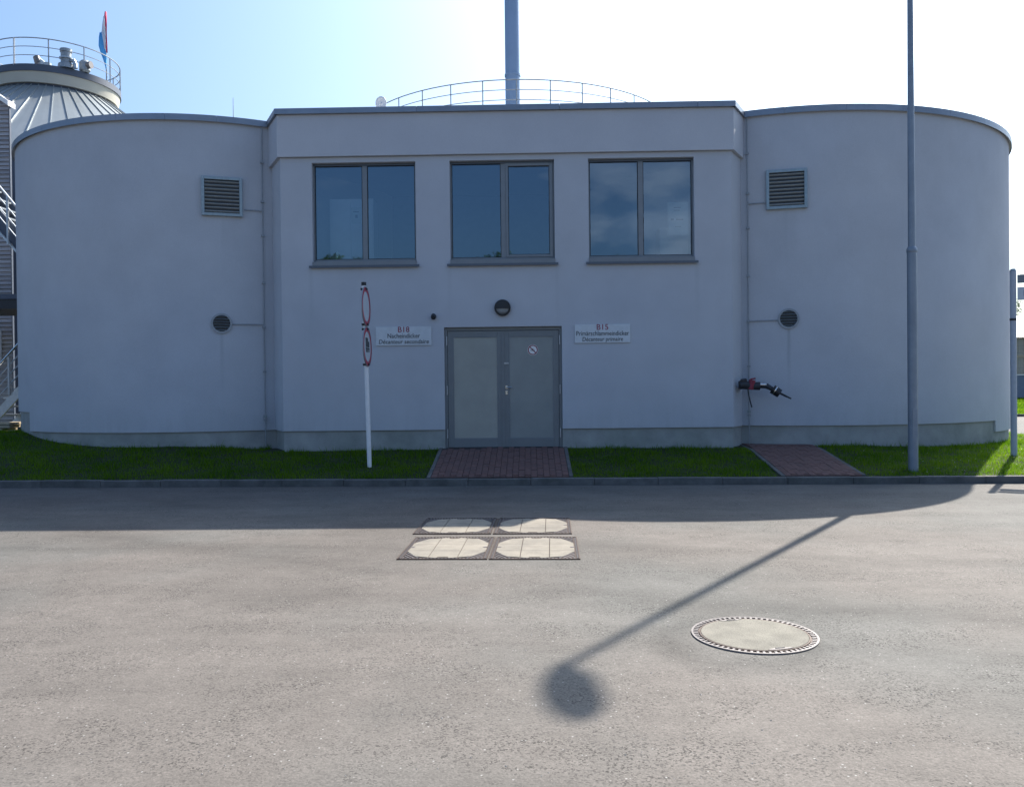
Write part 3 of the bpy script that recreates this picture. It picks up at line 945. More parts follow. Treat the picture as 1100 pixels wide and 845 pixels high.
def square_vent(d, x, z, w_=.73, h=.73):
    loc, a = wing_frame(d, x, z, .012)
    Mx = Matrix.Translation(loc) @ Matrix.Rotation(a, 4, 'Z')
    root = MB()
    t_ = .055
    for (p, q, r_, s_) in ((-w_ / 2, -w_ / 2 + t_, -h / 2, h / 2), (w_ / 2 - t_, w_ / 2, -h / 2, h / 2), (-w_ / 2 + t_, w_ / 2 - t_, -h / 2, -h / 2 + t_), (-w_ / 2 + t_, w_ / 2 - t_, h / 2 - t_, h / 2)):
        root.box(p, q, -.045, .02, r_, s_, Mx)
    fr_ = root.build('vent', 'louvre', bld, bevel=.004)
    MB().box(-w_ / 2 + t_, w_ / 2 - t_, .0, .018, -h / 2 + t_, h / 2 - t_, Mx).build('vent_back', 'black', fr_)
    ns = 9
    for i in range(ns):
        zz = -h / 2 + t_ + (h - 2 * t_) * (i + .45) / ns
        Ms = Mx @ Matrix.Translation((0, -.016, zz)) @ Matrix.Rotation(R(-25), 4, 'X')
        MB().box(-w_ / 2 + t_ + .003, w_ / 2 - t_ - .003, -.019, .019, -.003, .003, Ms).build('slat', 'slat', fr_)
    for sx2 in (-1, 1):
        for sz2 in (-1, 0, 1):
            MB().tube([Mx @ Vector((sx2 * (w_ / 2 - .027), -.045, sz2 * (h / 2 - .03))), Mx @ Vector((sx2 * (w_ / 2 - .027), -.05, sz2 * (h / 2 - .03)))], .008, 6).build('screw', 'galv', fr_)


square_vent(DL, -5.735, 5.19)
square_vent(DR, 4.818, 5.175)


def round_vent(d, x, z, r_=.155):
    loc, a = wing_frame(d, x, z, .0)
    Mx = Matrix.Translation(loc) @ Matrix.Rotation(a, 4, 'Z')
    rg = disc(r_ - .0, r_ + .035, -.028, .02, 36); rg.v = [tuple(Mx @ Vector(p)) for p in rg.v]
    fr_ = rg.build('round_vent', 'galv_dull', bld, smooth=True)
    bk = disc(0, r_, -.006, .0, 36); bk.v = [tuple(Mx @ Vector(p)) for p in bk.v]; bk.build('vent_back', 'black', fr_)
    for i in range(6):
        zz = -r_ + 2 * r_ * (i + .5) / 6
        hw = math.sqrt(max(r_ ** 2 - zz ** 2, 0)) - .004
        MB().box(-hw, hw, -.012, .012, -.0025, .0025, Mx @ Matrix.Translation((0, -.018, zz)) @ Matrix.Rotation(R(-38), 4, 'X')).build('slat', 'louvre', fr_)


round_vent(DL, -5.775, 2.815)
round_vent(DR, 4.84, 2.775)


# lightning down-conductors with clips and side branches
def conductor(d, x, branches):
    (lx, ly, _), a = wing_frame(d, x, 0, .03)
    o = MB().tube([(lx, ly, .42), (lx, ly, 6.58)], .011, 8).build('down_conductor', 'galv_dull', bld, smooth=True)
    for z in (.98, 1.9, 2.75, 3.6, 4.5, 5.15, 5.9):
        MB().box(-.028, .028, -.022, .03, -.018, .018, Matrix.Translation((lx, ly, z)) @ Matrix.Rotation(a, 4, 'Z')).build('clip', 'galv_dull', o)
    for (xe, z) in branches:
        pts = []
        for i in range(7):
            xx = x + (xe - x) * i / 6
            (px, py, _), _a = wing_frame(d, xx, 0, .025)
            pts.append((px, py, z))
        MB().tube(pts, .010, 6).build('branch_rod', 'galv_dull', o, smooth=True)
    MB().box(-.03, .03, -.03, .02, -.025, .025, Matrix.Translation((lx, ly, 1.05)) @ Matrix.Rotation(a, 4, 'Z')).build('test_clamp', 'louvre', o)


conductor(DL, -5.06, [(-5.36, 4.97), (-5.59, 2.80)])
conductor(DR, 4.14, [(4.46, 4.95), (4.65, 2.75)])

# hose coupling at the right-hand corner
t = empty('hose_coupling', (4.1, .2, 1.5), 'dark hose coupling with red valve on the wall beside the right corner', 'coupling')
MB().tube([(3.97, .42, 1.53), (3.97, .14, 1.53)], .055, 14).build('wall_pipe', 'dark', t, smooth=True)
MB().tube([(3.86, .10, 1.55), (3.93, .10, 1.56), (4.08, .08, 1.53), (4.22, .07, 1.53)], [.075, .085, .07, .075], 14).build('valve_body', 'dark', t, smooth=True)
MB().tube([(3.88, .07, 1.62), (3.98, .07, 1.635)], .04, 10).build('cap', 'black', t, smooth=True)
MB().tube([(4.05, .06, 1.47), (4.085, .055, 1.64)], [.055, .06], 12).build('red_valve', 'red_dark', t, smooth=True)
MB().tube([(4.04, .02, 1.655), (4.13, .02, 1.67)], .014, 8).build('valve_lever', 'red_dark', t, smooth=True)
MB().tube([(4.22, .05, 1.555), (4.33, .04, 1.55)], .035, 12).build('steel_sleeve', 'steel', t, smooth=True)
MB().tube([(4.21, .08, 1.545), (4.34, .05, 1.53), (4.42, .02, 1.48), (4.47, 0, 1.44)], [.055, .05, .04, .045], 12).build('elbow', 'dark', t, smooth=True)
MB().tube([(4.43, .0, 1.475), (4.555, -.03, 1.385)], [.085, .08], 16).build('end_coupling', 'black', t, smooth=True)
MB().tube([(4.462, -.007, 1.452), (4.478, -.01, 1.441)], .092, 16).build('locking_ring', 'steel', t, smooth=True)
MB().tube([(4.55, -.03, 1.40), (4.65, -.05, 1.345), (4.75, -.06, 1.295)], [.02, .018, .013], 8).build('lever', 'dark', t, smooth=True)
MB().tube([(4.0, .05, 1.48), (4.01, .03, 1.36), (4.035, .03, 1.25), (4.065, .03, 1.14)], .012, 6).build('chain', 'dark', t, smooth=True)
local(t)

# ------------------------------------------------------------------ roof-top items
t = empty('dish_antenna', (-2.83, 1.0, 6.6), 'small white dish antenna on the roof edge left of the curved railing', 'antenna')
MB().tube([(-2.83, 1.02, 6.6), (-2.83, 1.02, 7.15)], .018, 8).build('mast', 'galv', t)
dv = []
nn = 24
for k, (rr_, yo) in enumerate(((.0, .03), (.04, .026), (.075, .014), (.10, 0))):
    for i in range(nn):
        a_ = 2 * math.pi * i / nn
        dv.append((-2.835 + rr_ * 1.1 * math.cos(a_), .96 + yo, 7.12 + rr_ * 1.35 * math.sin(a_)))
fs = [(k * nn + i, k * nn + (i + 1) % nn, (k + 1) * nn + (i + 1) % nn, (k + 1) * nn + i) for k in range(3) for i in range(nn)]
o = MB().add(dv, fs).build('dish', 'white', t, smooth=True)
sm = o.modifiers.new('solid', 'SOLIDIFY'); sm.thickness = .008
MB().tube([(-2.835, .90, 7.06), (-2.835, .95, 7.0), (-2.83, 1.0, 6.98)], .008, 6).build('feed_arm', 'galv', t)
local(t)
t = empty('lightning_rod', (-5.70, .85, 6.6), 'thin lightning rod standing on the left wing roof', 'rod')
MB().tube([(-5.70, .85, 6.58), (-5.70, .85, 7.24)], [.012, .005], 6).build('rod', 'galv', t)
MB().box(-5.74, -5.66, .81, .89, 6.575, 6.70).build('rod_base', 'galv_dull', t); local(t)


# round tank behind the centre with railing
def ring_rail(mb, c, r_, z, rad, n=96, a0=0, a1=2 * math.pi):
    pts = []
    for i in range(n + 1):
        a = a0 + (a1 - a0) * i / n
        pts.append((c[0] + r_ * math.cos(a), c[1] + r_ * math.sin(a), z))
    return mb.tube(pts, rad, 6, caps=False)


tk = empty('round_tank', (-.51, 25.32, 0), 'round tank behind the building with a curved three-rail railing on top', 'tank')
MB().lathe([(7.5, 0), (7.5, 12.62), (7.3, 12.66), (.01, 12.66)], (0, 0, 0), 96).build('tank_wall', 'tank_concrete', tk, smooth=True)
rl = None
for z, rad in ((13.80, .024), (13.40, .018), (13.00, .018)):
    o = ring_rail(MB(), (0, 0), 7.37, z, rad, 120).build('rail', 'galv_dull', tk, smooth=True)
pm = MB().tube([(0, 0, 12.6), (0, 0, 13.80)], .024, 6).mesh('post', 'galv_dull')
for i in range(34):
    a = R(-90 + 1 + 360 / 34 * i)
    inst(pm, 'post', tk, (7.37 * math.cos(a), 7.37 * math.sin(a), 0))
st_ = empty('chimney_stack', (-.76, 32, 0), 'tall slim blue-grey steel chimney behind the roof', 'chimney')
MB().tube([(0, 0, 0), (0, 0, 19), (0, 0, 32)], [.425, .42, .41], 28).build('shaft', 'stack', st_, smooth=True)
for z in (19.2, 26):
    MB().lathe([(.42, z - .06), (.455, z - .06), (.455, z + .06), (.42, z + .06)], (0, 0, 0), 28, closed=True).build('flange', 'stack', st_, smooth=True)

# domed tank with lookout platform, far left
TC = (-22.16, 23.55)
tk = empty('domed_tank', (TC[0], TC[1], 0), 'tall tank with seamed metal cone roof and railed platform behind the left wing', 'tank')
RE, ZE = 8.1, 10.95
slope = (15.08 - ZE) / (RE - 2.6)
MB().lathe([(RE - .15, 0), (RE - .15, ZE - .15)], (0, 0, 0), 96).build('tank_wall', 'cladding_dark', tk, smooth=True)
NP = 56
seg = 2 * math.pi / NP
pm = MB()
pm.lathe([(2.6, 15.08), (RE, ZE), (RE, ZE - .2), (2.6, 14.88)], (0, 0, 0), 2, 0.0, seg, closed=True)
# raised seam along one edge
for (ra, za, rb, zb) in ((2.6, 15.08, RE, ZE),):
    hw = .014; hh = .055
    pm.add([(ra, -hw, za - .01), (ra, hw, za - .01), (ra, hw, za + hh), (ra, -hw, za + hh), (rb, -hw, zb - .01), (rb, hw, zb - .01), (rb, hw, zb + hh), (rb, -hw, zb + hh)],
           [(0, 1, 2, 3), (4, 7, 6, 5), (0, 4, 5, 1), (1, 5, 6, 2), (2, 6, 7, 3), (3, 7, 4, 0)])
pme = pm.mesh('roof_panel', 'zinc')
for i in range(NP):
    inst(pme, 'roof_panel', tk, (0, 0, 0), (0, 0, seg * (i + .3)))
MB().lathe([(RE - .02, ZE - .28), (RE + .1, ZE - .28), (RE + .1, ZE - .06), (RE - .02, ZE - .06)], (0, 0, 0), 96, closed=True).build('gutter', 'coping', tk, smooth=True)
MB().lathe([(2.52, 14.8), (2.52, 15.25)], (0, 0, 0), 64).build('neck', 'cladding_dark', tk, smooth=True)  # dark colour stands in for the shadow band below the soffit
MB().lathe([(2.0, 15.2), (2.64, 15.2), (2.73, 15.66), (2.0, 15.68)], (0, 0, 0), 64).build('platform_soffit', 'cream', tk, smooth=True)
MB().lathe([(.01, 15.66), (2.78, 15.66), (2.78, 15.95), (.01, 15.95)], (0, 0, 0), 64).build('deck', 'cladding_dark', tk, smooth=True)
for z, rad in ((17.10, .026), (16.72, .018), (16.34, .018)):
    ring_rail(MB(), (0, 0), 2.74, z, rad, 72).build('rail', 'galv_dull', tk, smooth=True)
pm = MB().tube([(0, 0, 15.9), (0, 0, 17.10)], .03, 6).mesh('post', 'galv_dull')
pm_lit = MB().tube([(0, 0, 15.9), (0, 0, 17.10)], .045, 6).mesh('post', 'white')  # sunlit look of this one post put into its white colour
for i in range(12):
    a = R(-96 + 30 * i)
    inst(pm if i else pm_lit, 'post', tk, (2.74 * math.cos(a), 2.74 * math.sin(a), 0))


def on_deck(name, x, y_, lab, cat, parts):
    t = empty(name, (x, y_, 15.95), lab, cat)
    for (nm, m, mbx) in parts: mbx.build(nm, m, t, smooth=True)
    t.scale = (.78, .78, .82)
    return t


q = MB
on_deck('gas_vent', -20.55, 21.55, 'tallest grey gas vent on the tank platform', 'vent', [
    ('base', 'galv_dull', q().lathe([(.45, 0), (.42, .25), (.28, .35), (.28, .9), (.32, .92), (.32, 1.08), (.01, 1.14)], (0, 0, 0), 20)),
    ('flange', 'galv', q().lathe([(.28, .55), (.36, .55), (.36, .62), (.28, .62)], (0, 0, 0), 20, closed=True)),
    ('side_pipe', 'galv', q().tube([(.2, 0, .45), (.5, -.1, .42), (.6, -.1, .2), (.6, -.1, 0)], .11, 10))])
on_deck('relief_valve', -21.6, 21.4, 'brownish relief valve left of the tallest vent', 'valve', [
    ('pipe', 'offwhite', q().tube([(.1, 0, 0), (.1, 0, .3), (-.1, 0, .42)], .16, 10)),
    ('handwheel', 'iron_worn', q().tube([(-.12, -.05, .3), (-.22, -.1, .62)], [.2, .17], 12)),
    ('housing', 'offwhite', q().lathe([(.22, 0), (.22, .28), (.01, .34)], (.35, 0, 0), 16))])
on_deck('flanged_valve', -19.95, 22.0, 'round grey and brown valve right of the tallest vent', 'valve', [
    ('body', 'galv_dull', q().lathe([(.2, 0), (.3, .12), (.3, .55), (.2, .66), (.01, .68)], (0, 0, 0), 16)),
    ('flange', 'iron_worn', q().tube([(.2, -.1, .38), (.46, -.15, .38)], [.17, .2], 12))])

# flag pole with hanging flag on the platform edge
FX, FY = -19.98, 21.95
def on_c(px_ang):
    return (TC[0] + 2.6 * math.cos(R(px_ang)), TC[1] + 2.6 * math.sin(R(px_ang)))


FX, FY = -19.98, 24.0
t = empty('flagpole', (FX, FY, 15.95), 'thin flagpole on the railed tank platform', 'flagpole')
MB().tube([(0, 0, 0), (0, 0, 3.6)], [.035, .02], 8).build('pole', 'galv_dull', t, smooth=True)
MB().lathe([(.001, 3.6), (.035, 3.63), (.001, 3.68)], (0, 0, 0), 8).build('finial', 'galv', t)
t = empty('flag', (FX, FY, 17.6), 'limp red, white and light blue flag hanging from the flagpole', 'flag')
t.scale = (.72, .72, 1)
# hanging cloth: three bands folded beside one another
def cloth(name, m, pts, off):
    mb = MB(); vs = []
    for (z, xa, xb) in pts:
        for k in range(5):
            u = k / 4
            vs.append((xa + (xb - xa) * u, off - .06 * math.sin(u * 5 + z * 3), z))
    n_ = len(pts)
    o_ = mb.add(vs, [(i * 5 + k, i * 5 + k + 1, (i + 1) * 5 + k + 1, (i + 1) * 5 + k) for i in range(n_ - 1) for k in range(4)]).build(name, m, t, smooth=True)
    s = o_.modifiers.new('solid', 'SOLIDIFY'); s.thickness = .012


cloth('red_band', 'flag_red', [(2.0, -.02, .05), (1.75, -.12, .07), (1.4, -.08, .10), (.9, .0, .11), (.4, .02, .10), (.05, .05, .09)], -.04)
cloth('white_band', 'flag_white', [(1.75, -.14, .0), (1.35, -.22, .0), (.95, -.24, .02), (.55, -.12, .03), (.2, -.05, .05)], -.10)
cloth('blue_band', 'blue', [(1.0, -.34, -.20), (.75, -.38, -.14), (.35, -.40, -.06), (.0, -.28, .04), (-.3, -.14, .10), (-.55, -.05, .09), (-.75, .03, .05)], -.15)

# ------------------------------------------------------------------ boarded building and outside stair, far left
bb = empty('boarded_building', (-18, 12, 0), 'building clad in grey lap boards at the left edge', 'building')
BX = -14.62
core = MB().add([(-24, 8.05, 0), (BX - .03, 8.05, 0), (-20.6, 16, 0), (-24, 16, 0), (-24, 8.05, 13.5), (BX - .03, 8.05, 9.75), (-20.6, 16, 9.75), (-24, 16, 13.5)],
                [(0, 1, 5, 4), (1, 2, 6, 5), (2, 3, 7, 6), (3, 0, 4, 7), (4, 5, 6, 7)]).build('wall', 'dark', bb)
bm_ = MB()
z = .3
while z < 9.8:
    wob = random.uniform(-.006, .006)
    bm_.add([(-24, 7.99 + wob, z), (BX, 7.99 + wob, z), (BX, 8.035, z + .115), (-24, 8.035, z + .115), (BX, 8.05, z), (-24, 8.05, z)], [(0, 1, 2, 3), (0, 5, 4, 1)])
    z += .12
tag(bm_.build('lap_boards', 'boards', bb), kind='stuff')
MB().box(BX - .002, BX + .02, 7.97, 8.04, .3, 9.75).build('corner_trim', 'cladding_dark', bb)
MB().add([(-17.5, 7.86, 11.55), (BX + .05, 7.86, 9.62), (BX + .05, 7.86, 9.76), (-17.5, 7.86, 11.78), (-17.5, 8.2, 11.55), (BX + .05, 8.2, 9.62), (BX + .05, 8.2, 9.76), (-17.5, 8.2, 11.78)],
         [(0, 1, 2, 3), (4, 7, 6, 5), (0, 4, 5, 1), (1, 5, 6, 2), (2, 6, 7, 3), (3, 7, 4, 0)]).build('barge_board', 'white', bb)
wn = MB()
for (a, b, c, d) in ((-15.5, -15.44, 2.45, 3.3), (-15.0, -14.94, 2.45, 3.3), (-15.44, -15.0, 2.45, 2.51), (-15.44, -15.0, 3.24, 3.3)):
    wn.box(a, b, 7.93, 8.0, c, d)
wn = wn.build('window', 'offwhite', bb)
MB().box(-15.44, -15.0, 7.955, 7.975, 2.51, 3.24).build('pane', 'offwhite', wn); 
local(bb)

stair = empty('metal_stair', (-14, 5.4, .6), 'galvanised outside stair with landing between the boarded building and the left wing', 'stair')
Y0, Y1 = 5.0, 6.1
def seg_(name, m, a, b, t_, yv, w__=.05):
    a, b = Vector(a), Vector(b); d = (b - a).normalized(); nrm = Vector((-d.y, d.x))
    vs = []
    for yv2 in (yv, yv + w__):
        for p in (a - nrm * t_ / 2, b - nrm * t_ / 2, b + nrm * t_ / 2, a + nrm * t_ / 2):
            vs.append((p.x, yv2, p.y))
    return MB().add(vs, [(0, 1, 2, 3), (7, 6, 5, 4), (0, 4, 5, 1), (1, 5, 6, 2), (2, 6, 7, 3), (3, 7, 4, 0)]).build(name, m, stair)


# lower flight rising to the right, upper flight rising to the left
for yv in (Y0, Y1):
    seg_('stringer', 'galv', (-14.2, -.1), (-11.2, 3.05), .20, yv)
    seg_('stringer', 'cladding_dark', (-11.4, 3.92), (-15.2, 8.25), .34, yv + .1)
    seg_('stringer_edge', 'galv', (-11.4, 3.62), (-15.2, 7.95), .05, yv + .05)
sm_ = MB().box(-.14, .14, 0, 1.1, -.02, .02).mesh('tread', 'galv')
for i in range(14):
    inst(sm_, 'tread', stair, (-14.15 + .21 * i, Y0 + .05, .1 + .22 * i))
    inst(sm_, 'tread', stair, (-11.6 - .25 * i, Y0 + .15, 4.2 + .285 * i))
MB().box(-18, -11.2, 5.0, 6.9, 3.62, 3.86).build('landing', 'dark', stair)
MB().box(-18, -11.2, 4.97, 5.0, 3.86, 3.98).build('toe_board', 'cladding_dark', stair)
def pipe(name, a, b, r_, yv): MB().tube([(a[0], yv, a[1]), (b[0], yv, b[1])], r_, 8).build(name, 'steel' if r_ > .02 else 'galv', stair, smooth=True)


for dz, rad in ((0, .028), (-.28, .016), (-.52, .016), (-.76, .016)):
    pipe('rail', (-14.2, 1.05 + dz), (-11.4, 4.0 + dz), rad, Y0 - .02)
    pipe('rail', (-11.5, 4.80 + dz), (-15.2, 9.33 + dz), rad, Y0 - .02)
for dz, rad in ((0, .028), (-.3, .016), (-.55, .016), (-.8, .016), (-1.05, .016)):
    pipe('rail', (-13.06, 2.95 + dz * .98 + .35), (-12.2, 3.78 + dz + .35), rad, Y1 + .1)
for x, z0, z1 in ((-12.83, 1.5, 2.45), (-13.9, .3, 1.35), (-12.80, 5.2, 6.4), (-13.9, 6.5, 7.7)):
    MB().tube([(x, Y0 - .02, z0), (x, Y0 - .02, z1)], .03, 8).build('post', 'galv', stair, smooth=True)
MB().box(-12.93, -12.87, 5.9, 5.96, .5, 3.6).build('column', 'galv', stair)
MB().box(-15.1, -15.04, 5.9, 5.96, .3, 3.6).build('column', 'galv', stair)
local(stair)
# stacked planks at the stair foot
pl = empty('plank_stack', (-13.35, 4.45, .60), 'stack of pale timber planks at the foot of the metal stair', 'planks')
pm = MB().box(-.9, .9, -.09, .09, 0, .055).mesh('plank', 'timber')
for k in range(3):
    for j in range(3):
        inst(pm, 'plank', pl, (random.uniform(-.05, .05) + .08 * k, j * .2 - .2, .05 + k * .07), (0, 0, random.uniform(-.03, .03)))
MB().box(-.7, -.6, -.3, .3, 0, .05).build('bearer', 'timber', pl); MB().box(.5, .6, -.3, .3, 0, .05).build('bearer', 'timber', pl)

# ------------------------------------------------------------------ street furniture
# tall lamp post on the verge
LX, LY = 6.149, -1.776
LB = float(ground_z(LX, LY)) - .02
lp = empty('street_lamp', (LX, LY, LB), 'tall grey street lamp post on the grass by the right wing', 'street lamp')
MB().tube([(0, 0, -.2), (0, 0, 3.57)], [.076, .074], 24).build('lower_post', 'post_paint', lp, smooth=True)
MB().lathe([(.074, 3.50), (.080, 3.51), (.080, 3.56), (.058, 3.60)], (0, 0, 0), 24).build('collar', 'post_paint', lp, smooth=True)
MB().tube([(0, 0, 3.57), (0, 0, 10.05 - LB)], [.057, .038], 20).build('upper_post', 'post_paint', lp, smooth=True)
MB().box(-.04, .04, -.0755, -.06, .55, 1.0).build('service_door', 'post_paint', lp)
hz = 10.05 - LB
hd = MB(); vs = []; fs = []
prof = [(-.10, .05, .045), (.0, .09, .06), (.12, .14, .075), (.3, .165, .08), (.48, .16, .075), (.62, .12, .055), (.70, .05, .03)]
nn = 16
for (yy_, hw, hh) in prof:
    vs += [(hw * math.cos(2 * math.pi * i / nn) + .04 + yy_ * .05, -yy_, hz + hh * math.sin(2 * math.pi * i / nn) * (1 if math.sin(2 * math.pi * i / nn) > 0 else .5)) for i in range(nn)]
for k in range(len(prof) - 1):
    fs += [(k * nn + i, k * nn + (i + 1) % nn, (k + 1) * nn + (i + 1) % nn, (k + 1) * nn + i) for i in range(nn)]
fs += [tuple(range(nn)), tuple(reversed(range((len(prof) - 1) * nn, len(prof) * nn)))]
hd.add(vs, fs).build('lamp_head', 'galv_dull', lp, smooth=True)
MB().box(-.09, .17, -.58, -.12, hz - .055, hz - .038).build('lens', 'offwhite', lp)

# traffic sign, left of the door
gz_ = float(ground_z(-2.737, -1.14))
ts = empty('traffic_sign', (-2.737, -1.14, gz_ - .02), 'leaning white post with two round red-rimmed signs seen nearly edge on', 'traffic sign')
ts.rotation_euler = (0, R(-1.1), 0)
H = 3.37 - gz_ + .02
MB().tube([(0, 0, -.15), (0, 0, H - .06)], .038, 18).build('post', 'white', ts, smooth=True)
MB().tube([(0, 0, H - .06), (0, 0, H)], .042, 18).build('cap', 'black', ts, smooth=True)
az = R(89)
for k, zc in enumerate((H - .42, H - 1.10)):
    Mx = Matrix.Translation((.038, -.052, zc)) @ Matrix.Rotation(az, 4, 'Z')
    dr = .335
    p_ = disc(0, dr, 0, .006, 40); p_.v = [tuple(Mx @ Vector(v)) for v in p_.v]; sp = p_.build('sign_disc', 'offwhite', ts)
    p_ = disc(dr * .76, dr * .97, -.003, -.001, 40); p_.v = [tuple(Mx @ Vector(v)) for v in p_.v]; p_.build('red_ring', 'red', sp)
    p_ = disc(dr * .985, dr * 1.01, -.006, .012, 40); p_.v = [tuple(Mx @ Vector(v)) for v in p_.v]; p_.build('rim', 'galv_dull', sp)
    if k == 1:
        s_ = MB()
        s_.box(-.13, .06, -.003, -.001, -.01, .15, Mx); s_.box(.07, .15, -.003, -.001, -.01, .09, Mx); s_.box(-.14, .16, -.003, -.001, -.045, -.018, Mx)
        for cx in (-.09, .0, .11):
            c_ = disc(0, .032, -.003, -.001, 16); c_.v = [tuple(Mx @ Vector((v[0] + cx, v[1], v[2] - .068))) for v in c_.v]; s_.add(c_.v, c_.f)
        s_.build('lorry_symbol', 'ink', sp)
    for dz in (.30, -.30):
        MB().box(-.05, .055, -.05, .05, zc + dz - .018, zc + dz + .018).build('clamp', 'black', ts)

# direction sign post on the right edge
PX, PY = 8.60, -.30
gz_ = .27
ds = empty('direction_sign', (PX, PY, gz_), 'pale post with horizontal direction boards at the right edge', 'sign')
ds.rotation_euler = (0, 0, R(-30))
MB().tube([(0, 0, -.15), (0, 0, 3.24)], .052, 20).build('post', 'post_grey', ds, smooth=True)
MB().tube([(0, 0, 3.24), (0, 0, 3.29)], [.057, .036], 20).build('cap', 'galv_dull', ds, smooth=True)
MB().lathe([(.052, 2.37), (.056, 2.37), (.056, 2.41), (.052, 2.41)], (0, 0, 0), 20, closed=True).build('band', 'black', ds)
MB().tube([(1.75, 0, -.15), (1.75, 0, 3.24)], .052, 20).build('post', 'post_grey', ds, smooth=True)
MB().box(.065, 1.68, -.025, .025, 3.03, 3.18).build('board', 'frame', ds, bevel=.004)
b2 = MB().box(.065, 1.68, -.025, .025, 2.73, 2.96).build('board', 'offwhite', ds, bevel=.004)
text_mesh('lettering', 'Fa', .15, 'ink', b2, (.22, -.0275, 2.845))

# ------------------------------------------------------------------ covers in the road
def clip(poly, a, b, c):            # keep a*x+b*y<=c
    outp = []
    for i in range(len(poly)):
        p, q_ = poly[i], poly[(i + 1) % len(poly)]
        dp, dq = a * p[0] + b * p[1] - c, a * q_[0] + b * q_[1] - c
        if dp <= 0: outp.append(p)
        if (dp < 0 < dq) or (dq < 0 < dp):
            s = dp / (dp - dq); outp.append((p[0] + (q_[0] - p[0]) * s, p[1] + (q_[1] - p[1]) * s))
    return outp


def access_cover(cx, cy, wx, wy, lab):
    t = empty('access_cover', (cx, cy, 0), lab, 'manhole cover', 'rectangular access covers in the road')
    t.rotation_euler = (0, 0, R(-1.5))
    hx, hy = wx / 2, wy / 2
    # outer frame and a toothed inner edge
    fr_ = MB()
    for (a, b, c, d) in ((-hx, -hx + .012, -hy, hy), (hx - .012, hx, -hy, hy), (-hx + .012, hx - .012, -hy, -hy + .012), (-hx + .012, hx - .012, hy - .012, hy)):
        fr_.box(a, b, c, d, -.02, .010)
    fr_.build('frame', 'iron', t)
    MB().box(-hx + .012, hx - .012, -hy + .012, hy - .012, -.02, .0035).build('tray', 'iron', t)
    th = MB()
    nt_ = int(wx / .036)
    for i in range(nt_):
        x = -hx + .035 + (wx - .07) * (i + .5) / nt_
        for sg in (-1, 1):
            th.box(x - .009, x + .009, sg * (hy - .024) - .009, sg * (hy - .024) + .009, .0035, .009)
    nt_ = int(wy / .036)
    for i in range(nt_):
        y_ = -hy + .035 + (wy - .07) * (i + .5) / nt_
        for sg in (-1, 1):
            th.box(sg * (hx - .022) - .008, sg * (hx - .022) + .008, y_ - .009, y_ + .009, .0035, .009)
    th.build('teeth', 'iron_worn', t)
    ix, iy = hx - .040, hy - .045
    cxr, cyr = .15, .30
    # nine concrete fields with cut corners, separated by thin grooves
    xs_ = [-ix, -ix * .36, ix * .36, ix]; ys_ = [-iy, -iy / 3, iy / 3, iy]
    for i in range(3):
        for j in range(3):
            gx_, gy_ = .004, .0025
            pl_ = [(xs_[i] + gx_, ys_[j] + gy_), (xs_[i + 1] - gx_, ys_[j] + gy_), (xs_[i + 1] - gx_, ys_[j + 1] - gy_), (xs_[i] + gx_, ys_[j + 1] - gy_)]
            for sx3 in (-1, 1):
                for sy3 in (-1, 1):
                    a, b = sx3 / cxr, sy3 / cyr
                    pl_ = clip(pl_, a, b, ix / cxr + iy / cyr - 1)
                    pl_ = clip(pl_, sx3 / .30, sy3 / .11, ix / .30 + iy / .11 - 1)
            MB().prism(pl_, .004, .0105).build('concrete_field', 'concrete_lid', t)
    for sx3 in (-1, 1):
        for sy3 in (-1, 1):
            for k in range(4):
                rb_ = MB()
                p0 = Vector((sx3 * (ix - .045 * k - .02), sy3 * (iy - .006), 0)); p1 = Vector((sx3 * (ix - .006), sy3 * (iy - .072 * k - .03), 0))
                d = (p1 - p0).normalized(); nr = Vector((-d.y, d.x, 0)) * .006
                rb_.prism([(p0 - nr)[:2], (p1 - nr)[:2], (p1 + nr)[:2], (p0 + nr)[:2]], .0035, .0095)
                rb_.build('corner_rib', 'iron_worn', t)
    for sy3 in (-1, 1):
        MB().box(-.05, .05, sy3 * (iy - .025) - .012, sy3 * (iy - .025) + .012, .010, .0125).build('lift_slot', 'iron', t)
    for sx3 in (-1, 1):
        MB().tube([(sx3 * (ix - .02), 0, .009), (sx3 * (ix - .02), 0, .0135)], .022, 12).build('lift_eye', 'iron_worn', t)


access_cover(-.80, -7.14, .83, 1.09, 'concrete-filled access cover, front left of the four')
access_cover(.045, -7.165, .83, 1.09, 'concrete-filled access cover, front right of the four')
access_cover(-.83, -5.87, .84, 1.04, 'concrete-filled access cover, back left of the four, half in shade')
access_cover(.03, -5.895, .84, 1.04, 'concrete-filled access cover, back right of the four')

mh = empty('manhole_cover', (1.39, -10.0, 0), 'round concrete manhole cover with worn metal rim in the asphalt', 'manhole cover')
MB().lathe([(.384, -.02), (.384, .009), (.397, .009), (.397, -.02)], (0, 0, 0), 72, closed=True).build('outer_ring', 'iron_worn', mh, smooth=True)
MB().lathe([(.002, .002), (.384, .002)], (0, 0, 0), 64).build('seat_ring', 'iron', mh)
tm = MB()
for i in range(64):
    a = 2 * math.pi * i / 64
    tm.lathe([(.354, .0025), (.354, .008), (.383, .008), (.383, .0025)], (0, 0, 0), 1, a, a + .042, closed=True)
tm.build('teeth', 'iron_worn', mh)
MB().lathe([(.337, .0025), (.337, .009), (.347, .009), (.347, .0025)], (0, 0, 0), 72, closed=True).build('inner_ring', 'iron', mh, smooth=True)
MB().lathe([(.002, .010), (.334, .010), (.336, .003)], (0, 0, 0), 64).build('concrete_disc', 'concrete_disc', mh, smooth=True)
